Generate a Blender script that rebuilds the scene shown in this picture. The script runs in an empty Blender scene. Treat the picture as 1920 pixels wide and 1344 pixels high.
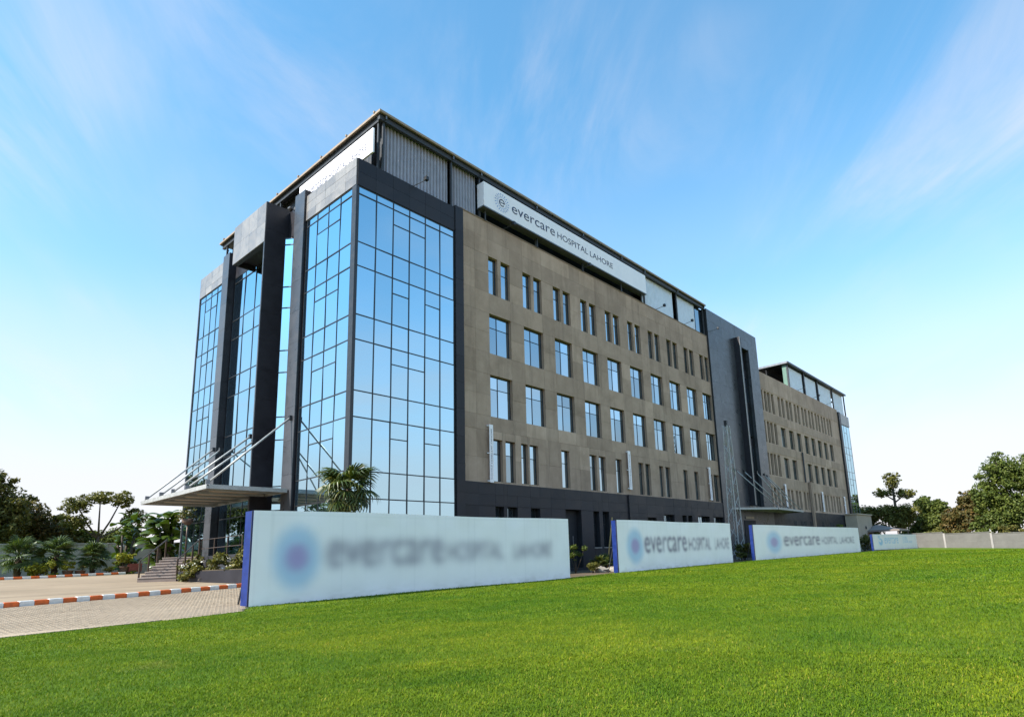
import bpy, math, random
import numpy as np
from mathutils import Vector, Matrix

S = bpy.context.scene
COL = S.collection
R = math.radians

# ---------------------------------------------------------------- camera
cam_d = bpy.data.cameras.new("camera")
cam = bpy.data.objects.new("camera", cam_d)
COL.objects.link(cam)
PITCH, YAW, ROLL = R(11.2904), R(39.5136), R(-2.3565)
F_ = Vector((math.cos(YAW)*math.cos(PITCH), math.sin(YAW)*math.cos(PITCH), math.sin(PITCH)))
R0 = Vector((math.sin(YAW), -math.cos(YAW), 0))
U0 = R0.cross(F_)
R_ = R0*math.cos(ROLL) + U0*math.sin(ROLL)
U_ = -R0*math.sin(ROLL) + U0*math.cos(ROLL)
cam.matrix_world = Matrix(((R_.x, U_.x, -F_.x, -15.876), (R_.y, U_.y, -F_.y, -26.666), (R_.z, U_.z, -F_.z, 1.2), (0, 0, 0, 1)))
cam_d.sensor_fit = 'HORIZONTAL'
cam_d.sensor_width = 36
cam_d.lens = 1152.88*36/1920
cam_d.shift_x = -100.04/1920
cam_d.shift_y = 140.4/1920
cam_d.clip_start = 0.1
cam_d.clip_end = 3000
S.camera = cam

# ---------------------------------------------------------------- light
SUN_EL, SUN_AZ = R(43), R(-77)          # azimuth measured from +Y towards +X
sdir = Vector((math.sin(SUN_AZ)*math.cos(SUN_EL), math.cos(SUN_AZ)*math.cos(SUN_EL), math.sin(SUN_EL)))
sun_d = bpy.data.lights.new("sun", 'SUN')
sun_d.energy = 3.8
sun_d.angle = R(0.6)
sun_d.color = (1.0, 0.94, 0.84)
sun = bpy.data.objects.new("sun", sun_d)
COL.objects.link(sun)
sun.location = sdir*200
sun.rotation_euler = (-sdir).to_track_quat('-Z', 'Y').to_euler()

W = bpy.data.worlds.new("World")
S.world = W
W.use_nodes = True
wn, wl = W.node_tree.nodes, W.node_tree.links
wn.clear()
def WN(t, **k):
    n = wn.new(t)
    for a, b in k.items():
        setattr(n, a, b)
    return n
def wmath(op, a, b=None, clamp=False):
    n = WN('ShaderNodeMath', operation=op, use_clamp=clamp)
    for i, v in enumerate((a, b)):
        if v is None: continue
        if isinstance(v, (int, float)): n.inputs[i].default_value = v
        else: wl.new(v, n.inputs[i])
    return n.outputs[0]
sky = WN('ShaderNodeTexSky', sky_type='NISHITA')
sky.sun_disc = False
sky.sun_elevation = SUN_EL
sky.sun_rotation = SUN_AZ
sky.air_density = 1.0
sky.dust_density = 0.4
sky.ozone_density = 6.0
SKY_STRENGTH = 0.15
hs = WN('ShaderNodeMix', data_type='RGBA', blend_type='MULTIPLY')
hs.inputs[0].default_value = 1.0
hs.inputs[7].default_value = (0.68, 1.11, 1.00, 1)      # colour grade of the photograph
wl.new(sky.outputs[0], hs.inputs[6])
tc = WN('ShaderNodeTexCoord')
sp = WN('ShaderNodeSeparateXYZ')
wl.new(tc.outputs['Generated'], sp.inputs[0])
zc = wmath('MAXIMUM', sp.outputs[2], 0.0)
den = wmath('ADD', zc, 0.30)
cx_ = wmath('DIVIDE', sp.outputs[0], den)
cy_ = wmath('DIVIDE', sp.outputs[1], den)
cmb = WN('ShaderNodeCombineXYZ')
wl.new(cx_, cmb.inputs[0]); wl.new(cy_, cmb.inputs[1])
mp = WN('ShaderNodeMapping')
mp.inputs['Location'].default_value = (3.3, 2.55, 0)
mp.inputs['Scale'].default_value = (0.55, 1.7, 1)
mp0 = WN('ShaderNodeMapping'); mp0.inputs['Rotation'].default_value = (0, 0, R(-47))
wl.new(cmb.outputs[0], mp0.inputs[0]); wl.new(mp0.outputs[0], mp.inputs[0])
n1 = WN('ShaderNodeTexNoise')
n1.inputs['Scale'].default_value = 2.0
n1.inputs['Detail'].default_value = 9
n1.inputs['Roughness'].default_value = 0.62
n1.inputs['Distortion'].default_value = 0.7
wl.new(mp.outputs[0], n1.inputs['Vector'])
n2 = WN('ShaderNodeTexNoise')
n2.inputs['Scale'].default_value = 1.5
n2.inputs['Detail'].default_value = 3
wl.new(cmb.outputs[0], n2.inputs['Vector'])
r1 = WN('ShaderNodeMapRange'); r1.interpolation_type = 'SMOOTHSTEP'
r1.inputs[1].default_value = 0.36; r1.inputs[2].default_value = 0.78
wl.new(n1.outputs['Fac'], r1.inputs[0])
r2 = WN('ShaderNodeMapRange'); r2.interpolation_type = 'SMOOTHSTEP'
r2.inputs[1].default_value = 0.36; r2.inputs[2].default_value = 0.66
wl.new(n2.outputs['Fac'], r2.inputs[0])
cl = wmath('MULTIPLY', r1.outputs[0], r2.outputs[0])
cl = wmath('MULTIPLY', cl, 0.54)
# milky haze towards the horizon, the same all the way round
hz = WN('ShaderNodeValToRGB')
hz.color_ramp.interpolation = 'EASE'
for i_, (p_, v_) in enumerate(((0.0, .99), (.11, .92), (.25, .56), (.42, .17), (.62, .03))):
    e_ = hz.color_ramp.elements[i_] if i_ < 2 else hz.color_ramp.elements.new(p_)
    e_.position = p_; e_.color = (v_, v_, v_, 1)
wl.new(zc, hz.inputs[0])
fac = wmath('SUBTRACT', 1.0, wmath('MULTIPLY', wmath('SUBTRACT', 1.0, cl), wmath('SUBTRACT', 1.0, hz.outputs[0])), True)
mx = WN('ShaderNodeMix', data_type='RGBA')
wl.new(fac, mx.inputs[0])
wl.new(hs.outputs[2], mx.inputs[6])
mx.inputs[7].default_value = (2.86, 2.72, 2.84, 1)
bg = WN('ShaderNodeBackground')
bg.inputs[1].default_value = SKY_STRENGTH
wl.new(mx.outputs[2], bg.inputs[0])
wo = WN('ShaderNodeOutputWorld')
wl.new(bg.outputs[0], wo.inputs[0])

S.view_settings.view_transform = 'Standard'
S.view_settings.look = 'None'
S.view_settings.gamma = 1
S.view_settings.exposure = 1.2
S.view_settings.use_curve_mapping = False
S.cycles.max_bounces = 6
S.cycles.glossy_bounces = 4
S.cycles.diffuse_bounces = 3
S.cycles.transmission_bounces = 4
S.cycles.transparent_max_bounces = 6
S.cycles.caustics_reflective = False
S.cycles.caustics_refractive = False
S.cycles.sample_clamp_indirect = 6

# ---------------------------------------------------------------- materials
class NT:
    def __init__(s, name):
        s.m = bpy.data.materials.new(name); s.m.use_nodes = True
        s.n, s.l = s.m.node_tree.nodes, s.m.node_tree.links
        s.n.clear()
        s.out = s.n.new('ShaderNodeOutputMaterial')
    def new(s, t, **k):
        n = s.n.new(t)
        for a, b in k.items(): setattr(n, a, b)
        return n
    def link(s, a, b): s.l.new(a, b)
    def pbsdf(s, **k):
        p = s.new('ShaderNodeBsdfPrincipled')
        for a, b in k.items():
            p.inputs[a.replace('_', ' ')].default_value = b
        s.link(p.outputs[0], s.out.inputs[0])
        return p
    def pos(s, scale=(1, 1, 1), obj=False):
        m = s.new('ShaderNodeMapping'); m.inputs['Scale'].default_value = scale
        if obj:
            g = s.new('ShaderNodeTexCoord'); s.link(g.outputs['Object'], m.inputs[0])
        else:
            g = s.new('ShaderNodeNewGeometry'); s.link(g.outputs['Position'], m.inputs[0])
        return m.outputs[0]
    def noise(s, vec, scale, detail=4, rough=.55, dist=0):
        n = s.new('ShaderNodeTexNoise')
        n.inputs['Scale'].default_value = scale; n.inputs['Detail'].default_value = detail
        n.inputs['Roughness'].default_value = rough; n.inputs['Distortion'].default_value = dist
        s.link(vec, n.inputs['Vector']); return n.outputs['Fac']
    def ramp(s, f, stops):
        r = s.new('ShaderNodeValToRGB')
        e = r.color_ramp.elements
        while len(e) < len(stops): e.new(.5)
        for i, (p, c) in enumerate(stops):
            e[i].position = p; e[i].color = (*c, 1) if len(c) == 3 else c
        s.link(f, r.inputs[0]); return r.outputs[0]
    def mix(s, f, a, b, mode='MIX'):
        m = s.new('ShaderNodeMix', data_type='RGBA', blend_type=mode)
        for i, v in ((0, f), (6, a), (7, b)):
            if isinstance(v, (int, float)): m.inputs[i].default_value = v
            elif isinstance(v, tuple): m.inputs[i].default_value = (*v, 1) if len(v) == 3 else v
            else: s.link(v, m.inputs[i])
        return m.outputs[2]
    def rng(s, f, a, b, c, d):
        m = s.new('ShaderNodeMapRange')
        for i, v in enumerate((a, b, c, d)): m.inputs[i+1].default_value = v
        s.link(f, m.inputs[0]); return m.outputs[0]
    def bump(s, h, strength, dist, p):
        b = s.new('ShaderNodeBump'); b.inputs['Strength'].default_value = strength; b.inputs['Distance'].default_value = dist
        s.link(h, b.inputs['Height']); s.link(b.outputs[0], p.inputs['Normal'])

def M_simple(name, col, rough=.5, metal=0., var=.12, scale=3., spec=.5):
    t = NT(name); p = t.pbsdf(Roughness=rough, Metallic=metal, Specular_IOR_Level=spec)
    f = t.noise(t.pos(), scale, 5, .6)
    lo = tuple(c*(1-var) for c in col); hi = tuple(min(1, c*(1+var)) for c in col)
    t.link(t.ramp(f, ((.3, lo), (.7, hi))), p.inputs['Base Color'])
    t.link(t.rng(f, .3, .7, max(0, rough-.06), min(1, rough+.08)), p.inputs['Roughness'])
    return t.m

def M_stone(name, c0, c1, c2):
    t = NT(name); p = t.pbsdf(Roughness=.75, Specular_IOR_Level=.3)
    v = t.pos()
    a = t.noise(v, .55, 6, .62, .4)
    base = t.ramp(a, ((.28, c0), (.52, c1), (.76, c2)))
    st = t.noise(t.pos((1.6, 1.6, .14)), 1.1, 6, .7)            # rain streaks
    base = t.mix(t.rng(st, .50, .74, 0, .55), base, tuple(c*.50 for c in c0))
    bl = t.noise(v, 1.7, 6, .7, 1.)
    base = t.mix(t.rng(bl, .52, .72, 0, .30), base, tuple(c*1.12 for c in c2))
    fine = t.noise(v, 14, 4, .6)
    base = t.mix(t.rng(fine, .35, .7, 0, .18), base, c2)
    oi = t.new('ShaderNodeObjectInfo')
    mul = t.ramp(oi.outputs['Random'], ((0, (.86, .85, .84)), (.45, (.97, .97, .97)), (.85, (1.04, 1.03, 1.02)), (1, (1.2, 1.2, 1.2))))
    base = t.mix(1., base, mul, 'MULTIPLY')
    t.link(base, p.inputs['Base Color'])
    t.bump(fine, .25, .01, p)
    return t.m

def M_granite(name, col, rough=.33, spec=.5):
    t = NT(name); p = t.pbsdf(Roughness=rough, Specular_IOR_Level=spec)
    v = t.pos()
    a = t.noise(v, .9, 6, .65, 1.2)
    f = t.noise(v, 30, 3, .7)
    base = t.ramp(a, ((.25, tuple(c*.75 for c in col)), (.5, col), (.8, tuple(c*1.35 for c in col))))
    base = t.mix(t.rng(f, .45, .75, 0, .35), base, tuple(c*1.5 for c in col))
    oi = t.new('ShaderNodeObjectInfo')
    base = t.mix(1., base, t.ramp(oi.outputs['Random'], ((0, (.8, .8, .82)), (1, (1.2, 1.18, 1.15)))), 'MULTIPLY')
    t.link(base, p.inputs['Base Color'])
    t.link(t.rng(a, .3, .7, rough-.08, rough+.14), p.inputs['Roughness'])
    t.bump(a, .06, .02, p)
    return t.m

def M_glass(name, tint, dark, mirror, rough=.015, vary=.04):
    """coated curtain-wall glass: tinted mirror coat over a dark interior"""
    t = NT(name)
    g = t.new('ShaderNodeBsdfGlossy'); g.inputs['Roughness'].default_value = rough
    g.inputs['Color'].default_value = (*tint, 1)
    d = t.new('ShaderNodeBsdfDiffuse'); d.inputs['Color'].default_value = (*dark, 1)
    lw = t.new('ShaderNodeLayerWeight'); lw.inputs[0].default_value = .35
    oi = t.new('ShaderNodeObjectInfo')
    mr = t.rng(oi.outputs['Random'], 0, 1, mirror-vary, min(.95, mirror+vary))
    mq = t.new('ShaderNodeMapRange'); t.link(lw.outputs['Fresnel'], mq.inputs[0]); t.link(mr, mq.inputs[3]); mq.inputs[4].default_value = 1
    f = mq.outputs[0]
    mx = t.new('ShaderNodeMixShader')
    t.link(f, mx.inputs[0]); t.link(d.outputs[0], mx.inputs[1]); t.link(g.outputs[0], mx.inputs[2])
    n = t.noise(t.pos(), .5, 2, .5)
    b = t.new('ShaderNodeBump'); b.inputs['Strength'].default_value = .05; b.inputs['Distance'].default_value = .05
    t.link(n, b.inputs['Height']); t.link(b.outputs[0], g.inputs['Normal'])
    t.link(mx.outputs[0], t.out.inputs[0])
    return t.m

def M_leaf(name, cols, trans=.3, rough=.55, spec=.25):
    t = NT(name)
    p = t.new('ShaderNodeBsdfPrincipled'); p.inputs['Roughness'].default_value = rough
    p.inputs['Specular IOR Level'].default_value = spec
    g = t.new('ShaderNodeNewGeometry')
    n = len(cols)
    c = t.ramp(g.outputs['Random Per Island'], tuple((i/(n-1), cols[i]) for i in range(n)))
    big = t.noise(t.pos(), .55, 3, .5)
    c = t.mix(1., c, t.ramp(big, ((.3, (.72, .76, .7)), (.7, (1.25, 1.18, 1.1)))), 'MULTIPLY')
    t.link(c, p.inputs['Base Color'])
    tr = t.new('ShaderNodeBsdfTranslucent'); t.link(t.mix(1., c, (1.3, 1.35, .7), 'MULTIPLY'), tr.inputs[0])
    mx = t.new('ShaderNodeMixShader'); mx.inputs[0].default_value = trans
    t.link(p.outputs[0], mx.inputs[1]); t.link(tr.outputs[0], mx.inputs[2])
    t.link(mx.outputs[0], t.out.inputs[0])
    return t.m

def M_ground(name, cols, scale, big=.15, bump=.3, rough=.9, tracks=False):
    t = NT(name); p = t.pbsdf(Roughness=rough, Specular_IOR_Level=.2)
    v = t.pos()
    a = t.noise(v, scale, 6, .65); b = t.noise(v, big, 4, .6)
    c = t.ramp(a, ((.3, cols[0]), (.7, cols[1])))
    c = t.mix(t.rng(b, .35, .68, 0, .75), c, cols[2])
    if tracks:
        k = t.noise(t.pos((.10, 1.5, 1)), 1.0, 5, .65, .5); o = t.noise(v, .8, 5, .7, 1.5)
        c = t.mix(t.rng(k, .52, .70, 0, .6), c, tuple(q*.55 for q in cols[2]))
        c = t.mix(t.rng(o, .64, .76, 0, .6), c, tuple(q*.45 for q in cols[2]))
    t.link(c, p.inputs['Base Color'])
    t.bump(a, bump, .03, p)
    return t.m

MAT = {}
MAT['stone'] = M_stone('sandstone', (.32, .222, .162), (.42, .296, .222), (.50, .362, .28))
MAT['joint'] = M_simple('stone_joint', (.24, .17, .125), .9)
MAT['granite'] = M_granite('dark_granite', (.022, .021, .027), .42, .28)
MAT['granite_l'] = M_granite('pale_lit_granite', (.21, .20, .195), .30)  # paler copy of dark granite, sunlight on the entrance front put into its colour
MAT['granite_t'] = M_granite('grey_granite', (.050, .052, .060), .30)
MAT['glass'] = M_glass('coated_glass', (.56, .78, .88), (.012, .02, .03), .80)
MAT['glass_w'] = M_glass('window_glass', (.58, .76, .87), (.010, .013, .016), .58, .02, .20)
MAT['mullion'] = M_simple('dark_aluminium', (.05, .052, .058), .4, .6)
MAT['mull_l'] = M_simple('grey_aluminium', (.20, .20, .21), .38, .7)
MAT['dark'] = M_simple('dark_interior', (.012, .013, .016), .7)
MAT['steel'] = M_simple('painted_steel', (.24, .245, .255), .38, .25, .15)
MAT['galv'] = M_simple('galvanised_steel', (.40, .40, .39), .45, .3, .15)
MAT['steel_d'] = M_simple('dark_steel', (.045, .048, .055), .5, .3)
MAT['corr'] = M_simple('corrugated_sheet', (.34, .325, .36), .42, .25, .12, 2.)
MAT['corr_w'] = M_simple('pale_corrugated_sheet', (.70, .74, .80), .4, .1, .08, 2.)
MAT['corr_d'] = M_simple('dark_corrugated_sheet', (.055, .058, .065), .45, .3, .2)
MAT['tan'] = M_simple('tan_roof_flashing', (.30, .22, .155), .55, 0, .15)
MAT['white'] = M_simple('white_panel', (.90, .86, .90), .35, 0, .04, 1.2)
MAT['navy'] = M_simple('navy_lettering', (.035, .045, .10), .45)
MAT['logo_b'] = M_simple('blue_logo', (.12, .28, .62), .45)
MAT['greylet'] = M_simple('grey_lettering', (.10, .10, .14), .45)
MAT['blue'] = M_simple('blue_vinyl', (.004, .022, .15), .4, 0, .2, 4)
MAT['conc'] = M_ground('concrete', ((.33, .31, .28), (.42, .39, .35), (.26, .24, .21)), 3., .4, .15)
MAT['wallc'] = M_simple('grey_plaster', (.33, .30, .29), .85, 0, .14, 1.4)
MAT['wallg'] = M_simple('grey_concrete_panel', (.15, .14, .13), .85, 0, .16, .8)
MAT['road'] = M_ground('driveway_concrete', ((.29, .22, .15), (.345, .26, .18), (.235, .178, .12)), 2.2, .22, .12, .9, True)
MAT['paver'] = M_ground('sandy_paver', ((.38, .30, .22), (.43, .345, .255), (.33, .26, .19)), 5., .35, .2, .9, True)
MAT['pjoint'] = M_simple('paver_joint_sand', (.21, .165, .12), .95)
MAT['soil'] = M_ground('planting_soil', ((.10, .075, .05), (.17, .13, .09), (.07, .055, .035)), 4., .5, .5)
MAT['earth'] = M_ground('dry_ground', ((.26, .22, .16), (.32, .27, .2), (.2, .175, .12)), 1.2, .1, .4)
MAT['orange'] = M_simple('orange_kerb_paint', (.60, .115, .018), .6, 0, .25, 7)
MAT['kwhite'] = M_simple('white_kerb_paint', (.66, .66, .64), .6, 0, .14, 7)
MAT['bark'] = M_simple('bark', (.075, .058, .042), .9, 0, .4, 6)
MAT['palmbark'] = M_simple('palm_bark', (.085, .058, .038), .95, 0, .45, 14)
MAT['stairs'] = M_simple('stair_stone', (.37, .31, .275), .6, 0, .14, 3)
MAT['riser'] = M_simple('stair_riser', (.20, .155, .135), .7, 0, .14, 3)
MAT['rail'] = M_simple('bronze_rail', (.09, .06, .045), .4, .4)
MAT['redbox'] = M_simple('red_brown_paint', (.22, .055, .04), .6, 0, .2, 5)
MAT['beige'] = M_simple('beige_render', (.40, .33, .25), .85, 0, .1, 1)
MAT['canvas'] = M_simple('grey_canvas', (.20, .165, .15), .8, 0, .1, 1)
MAT['bamboo'] = M_simple('bamboo', (.42, .26, .09), .6, 0, .25, 6)
MAT['rock'] = M_simple('pale_rock', (.36, .32, .27), .9, 0, .3, 3)
MAT['pot'] = M_simple('clay_pot', (.12, .075, .055), .8, 0, .25, 6)
MAT['flower'] = M_simple('white_petals', (.75, .74, .68), .6, 0, .08)
MAT['lf_dark'] = M_leaf('leaf_dark', ((.055, .062, .018), (.11, .115, .03), (.21, .18, .05)))
MAT['lf_mid'] = M_leaf('leaf_mid', ((0.0455, 0.0715, 0.0156), (0.0975, 0.13, 0.026), (0.169, 0.195, 0.0455)))
MAT['lf_olive'] = M_leaf('leaf_olive', ((0.065, 0.0715, 0.0156), (0.13, 0.13, 0.0286), (0.208, 0.195, 0.052)))
MAT['lf_rust'] = M_leaf('leaf_rust', ((0.055, 0.06, 0.02), (0.105, 0.095, 0.03), (0.20, 0.125, 0.042)))
MAT['lf_yel'] = M_leaf('leaf_yellow', ((.10, .13, .014), (.22, .24, .03), (.40, .36, .04)))
MAT['lf_palm'] = M_leaf('leaf_palm', ((.040, .068, .018), (.075, .115, .03), (.13, .165, .05)), .22, .45, .4)
MAT['lf_palmy'] = M_leaf('leaf_palm_yellow', ((.028, .052, .009), (.065, .092, .016), (.14, .135, .03)), .25, .4, .5)
MAT['lf_gloss'] = M_leaf('leaf_glossy', ((.02, .042, .008), (.045, .08, .012), (.10, .13, .02)), .25, .35, .5)

def lawn_tone(t, c):
    """uneven turf: lush and yellowing patches, a few dry spots"""
    v = t.pos()
    b = t.noise(v, .13, 5, .62, .6); m = t.noise(v, .9, 5, .62); d = t.noise(v, .55, 6, .7, .8); e = t.noise(v, 4.5, 4, .6)
    c = t.mix(1., c, t.ramp(e, ((.3, (.82, .87, .8)), (.7, (1.16, 1.12, 1.1)))), 'MULTIPLY')
    c = t.mix(1., c, t.ramp(m, ((.3, (.70, .82, .75)), (.7, (1.28, 1.14, 1.1)))), 'MULTIPLY')
    c = t.mix(1., c, t.ramp(b, ((.30, (.62, .80, .75)), (.70, (1.42, 1.14, 1.1)))), 'MULTIPLY')
    return t.mix(t.rng(d, .63, .76, 0, .5), c, (.26, .24, .06))
def M_lawn():
    t = NT('lawn_turf'); p = t.pbsdf(Roughness=.85, Specular_IOR_Level=.15)
    v = t.pos()
    f = t.noise(v, 16, 6, .75, .8); b = t.noise(v, .16, 5, .6); m = t.noise(v, 1.4, 5, .6)
    c = t.ramp(f, ((.28, (.045, .090, .007)), (.5, (.085, .150, .009)), (.75, (.14, .205, .013))))
    c = lawn_tone(t, c)
    t.link(c, p.inputs['Base Color'])
    t.bump(f, .8, .05, p)
    return t.m
MAT['lawn'] = M_lawn()
def M_blade():
    t = NT('grass_blade')
    p = t.new('ShaderNodeBsdfPrincipled'); p.inputs['Roughness'].default_value = .6; p.inputs['Specular IOR Level'].default_value = .12
    g = t.new('ShaderNodeNewGeometry')
    c = t.ramp(g.outputs['Random Per Island'], ((0, (.07, .13, .008)), (.5, (.125, .215, .008)), (.93, (.175, .255, .010)), (1, (.34, .31, .06))))
    c = lawn_tone(t, c)
    t.link(c, p.inputs['Base Color'])
    tr = t.new('ShaderNodeBsdfTranslucent'); t.link(c, tr.inputs[0])
    mx = t.new('ShaderNodeMixShader'); mx.inputs[0].default_value = .35
    t.link(p.outputs[0], mx.inputs[1]); t.link(tr.outputs[0], mx.inputs[2]); t.link(mx.outputs[0], t.out.inputs[0])
    return t.m
MAT['blade'] = M_blade()

# ---------------------------------------------------------------- helpers
def tag(o, label=None, cat=None, group=None, kind=None):
    if label: o['label'] = label
    if cat: o['category'] = cat
    if group: o['group'] = group
    if kind: o['kind'] = kind
    return o
def link(o, parent=None):
    COL.objects.link(o)
    if parent is not None: o.parent = parent
    return o
def empty(name, loc=(0, 0, 0), rz=0):
    o = bpy.data.objects.new(name, None); o.location = loc; o.rotation_euler = (0, 0, rz)
    o.empty_display_size = .3
    return link(o)
class MB:
    def __init__(s): s.V = []; s.Fc = []
    def add(s, vs, fs):
        b = len(s.V); s.V += [tuple(v) for v in vs]; s.Fc += [tuple(i+b for i in f) for f in fs]; return s
    def box(s, x0, x1, y0, y1, z0, z1):
        return s.add([(x0, y0, z0), (x1, y0, z0), (x1, y1, z0), (x0, y1, z0), (x0, y0, z1), (x1, y0, z1), (x1, y1, z1), (x0, y1, z1)],
              [(0, 3, 2, 1), (4, 5, 6, 7), (0, 1, 5, 4), (1, 2, 6, 5), (2, 3, 7, 6), (3, 0, 4, 7)])
    def prism(s, pts, z0, z1):
        n = len(pts)
        s.add([(p[0], p[1], z0) for p in pts]+[(p[0], p[1], z1) for p in pts],
              [tuple(range(n-1, -1, -1)), tuple(range(n, 2*n))]+[(i, (i+1) % n, n+(i+1) % n, n+i) for i in range(n)])
        return s
    def tube(s, p0, p1, r0, r1=None, n=8, cap=True):
        r1 = r0 if r1 is None else r1
        p0, p1 = Vector(p0), Vector(p1); d = (p1-p0)
        if d.length < 1e-6: return s
        d.normalize()
        a = d.orthogonal().normalized(); b = d.cross(a)
        vs = []
        for p, r in ((p0, r0), (p1, r1)):
            for i in range(n):
                t = 2*math.pi*i/n
                vs.append(p+a*(r*math.cos(t))+b*(r*math.sin(t)))
        fs = [(i, (i+1) % n, n+(i+1) % n, n+i) for i in range(n)]
        if cap: fs += [tuple(range(n-1, -1, -1)), tuple(range(n, 2*n))]
        return s.add(vs, fs)
    def path(s, pts, rs, n=7):
        """one smooth tapered tube through points"""
        pts = [Vector(p) for p in pts]; rings = []
        for i, p in enumerate(pts):
            d = (pts[min(i+1, len(pts)-1)]-pts[max(i-1, 0)]).normalized()
            a = d.cross(Vector((.31, .87, .05))).normalized() if abs(d.z) > .5 else d.cross(Vector((0, 0, 1))).normalized()
            b = d.cross(a)
            rings.append([p+a*(rs[i]*math.cos(2*math.pi*k/n))+b*(rs[i]*math.sin(2*math.pi*k/n)) for k in range(n)])
        vs = [v for r in rings for v in r]; fs = []
        for i in range(len(pts)-1):
            fs += [(i*n+k, i*n+(k+1) % n, (i+1)*n+(k+1) % n, (i+1)*n+k) for k in range(n)]
        fs += [tuple(range(n-1, -1, -1)), tuple(range((len(pts)-1)*n, len(pts)*n))]
        return s.add(vs, fs)
    def mesh(s, name, mat, smooth=False):
        me = bpy.data.meshes.new(name); me.from_pydata(s.V, [], s.Fc); me.materials.append(MAT[mat] if isinstance(mat, str) else mat)
        if smooth: me.shade_smooth()
        me.update(); return me
    def build(s, name, mat, parent=None, smooth=False):
        return link(bpy.data.objects.new(name, s.mesh(name, mat, smooth)), parent)
_unit = {}
def piece(name, x0, x1, y0, y1, z0, z1, mat, parent=None):
    """one cuboid piece that shares its mesh with every alike piece"""
    if mat not in _unit:
        _unit[mat] = MB().box(-.5, .5, -.5, .5, -.5, .5).mesh('piece_'+mat, mat)
    o = bpy.data.objects.new(name, _unit[mat])
    o.location = ((x0+x1)/2, (y0+y1)/2, (z0+z1)/2); o.scale = (x1-x0, y1-y0, z1-z0)
    return link(o, parent)
def np_mesh(name, V, F, mat):
    """V (n,3) float, F (m,k) int"""
    me = bpy.data.meshes.new(name); k = F.shape[1]
    me.vertices.add(len(V)); me.vertices.foreach_set('co', np.ascontiguousarray(V, dtype=np.float32).ravel())
    me.loops.add(F.size); me.loops.foreach_set('vertex_index', np.ascontiguousarray(F, dtype=np.int32).ravel())
    me.polygons.add(len(F)); me.polygons.foreach_set('loop_start', np.arange(0, F.size, k, dtype=np.int32))
    me.polygons.foreach_set('loop_total', np.full(len(F), k, dtype=np.int32))
    me.materials.append(MAT[mat]); me.update(calc_edges=True); me.validate()
    return me
def sstep(a, b, x):
    t = min(1, max(0, (x-a)/(b-a))); return t*t*(3-2*t)
_ax = [-300, -7, 8.5, 12.7, 27, 31, 60, 92, 400]; _az = [0, 0, .13, .19, .27, .29, .34, .29, .29]
def G(x, y):
    """height of the ground"""
    z = float(np.interp(x, _ax, _az))
    z -= .045*sstep(40, 92, x)*max(0, min(25, -6.5-y))
    ramp = float(np.interp(y, [-300, -8, 12, 24, 33, 400], [0, 0, .86, 1.17, 1.25, 1.25]))
    return z + ramp*(1-sstep(0, 6, x))

# ---------------------------------------------------------------- ground sheets
def sheet(name, xs, y0f, y1f, ny, mat, dz):
    V, F = [], []
    for x in xs:
        a, b = y0f(x), y1f(x)
        for j in range(ny+1):
            y = a+(b-a)*j/ny; V.append((x, y, G(x, y)+dz))
    for i in range(len(xs)-1):
        for j in range(ny):
            k = i*(ny+1)+j; F.append((k, k+ny+1, k+ny+2, k+1))
    mb = MB(); mb.add(V, F)
    return tag(mb.build(name, mat, None, True), kind='structure')
def lin(a, b, n): return [a+(b-a)*i/n for i in range(n+1)]
def ledge(x):  # edge of the lawn
    if x < -7.75: return -8.9+(x+13.2)*.241
    if x < -7.1: return -7.587+(x+7.75)*1.95
    return -6.25
def kerb_y(x): return -.4+(x+12.0)*.268
XA = lin(-90, -14, 20)+lin(-13, -8, 10)+lin(-7.75, -7.1, 6)+lin(-6.5, 96, 50)
sheet('lawn', XA, lambda x: -60, ledge, 60, 'lawn', 0)
sheet('ground', lin(-900, -100, 6)+lin(-90, 110, 40)+lin(130, 1200, 8), lambda x: -900, lambda x: 1400, 120, 'earth', -.35)
sheet('paving', lin(-90, -14, 20)+lin(-13, -8, 10)+lin(-7.75, -7.1, 6)+lin(-6.5, 2, 10), ledge, lambda x: kerb_y(x), 8, 'pjoint', -.03)
sheet('driveway', lin(-90, -14, 20)+lin(-13, 0.2, 20), lambda x: kerb_y(x)+.02, lambda x: 24.2, 16, 'road', .004)
sheet('garden_ground', lin(-60, 8, 30), lambda x: 24.2, lambda x: 60, 20, 'lawn', .012)
sheet('planting_bed', lin(-4.8, 96, 60), lambda x: -6.25, lambda x: .3 if x > 2 else -.2, 5, 'soil', -.01)

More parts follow.
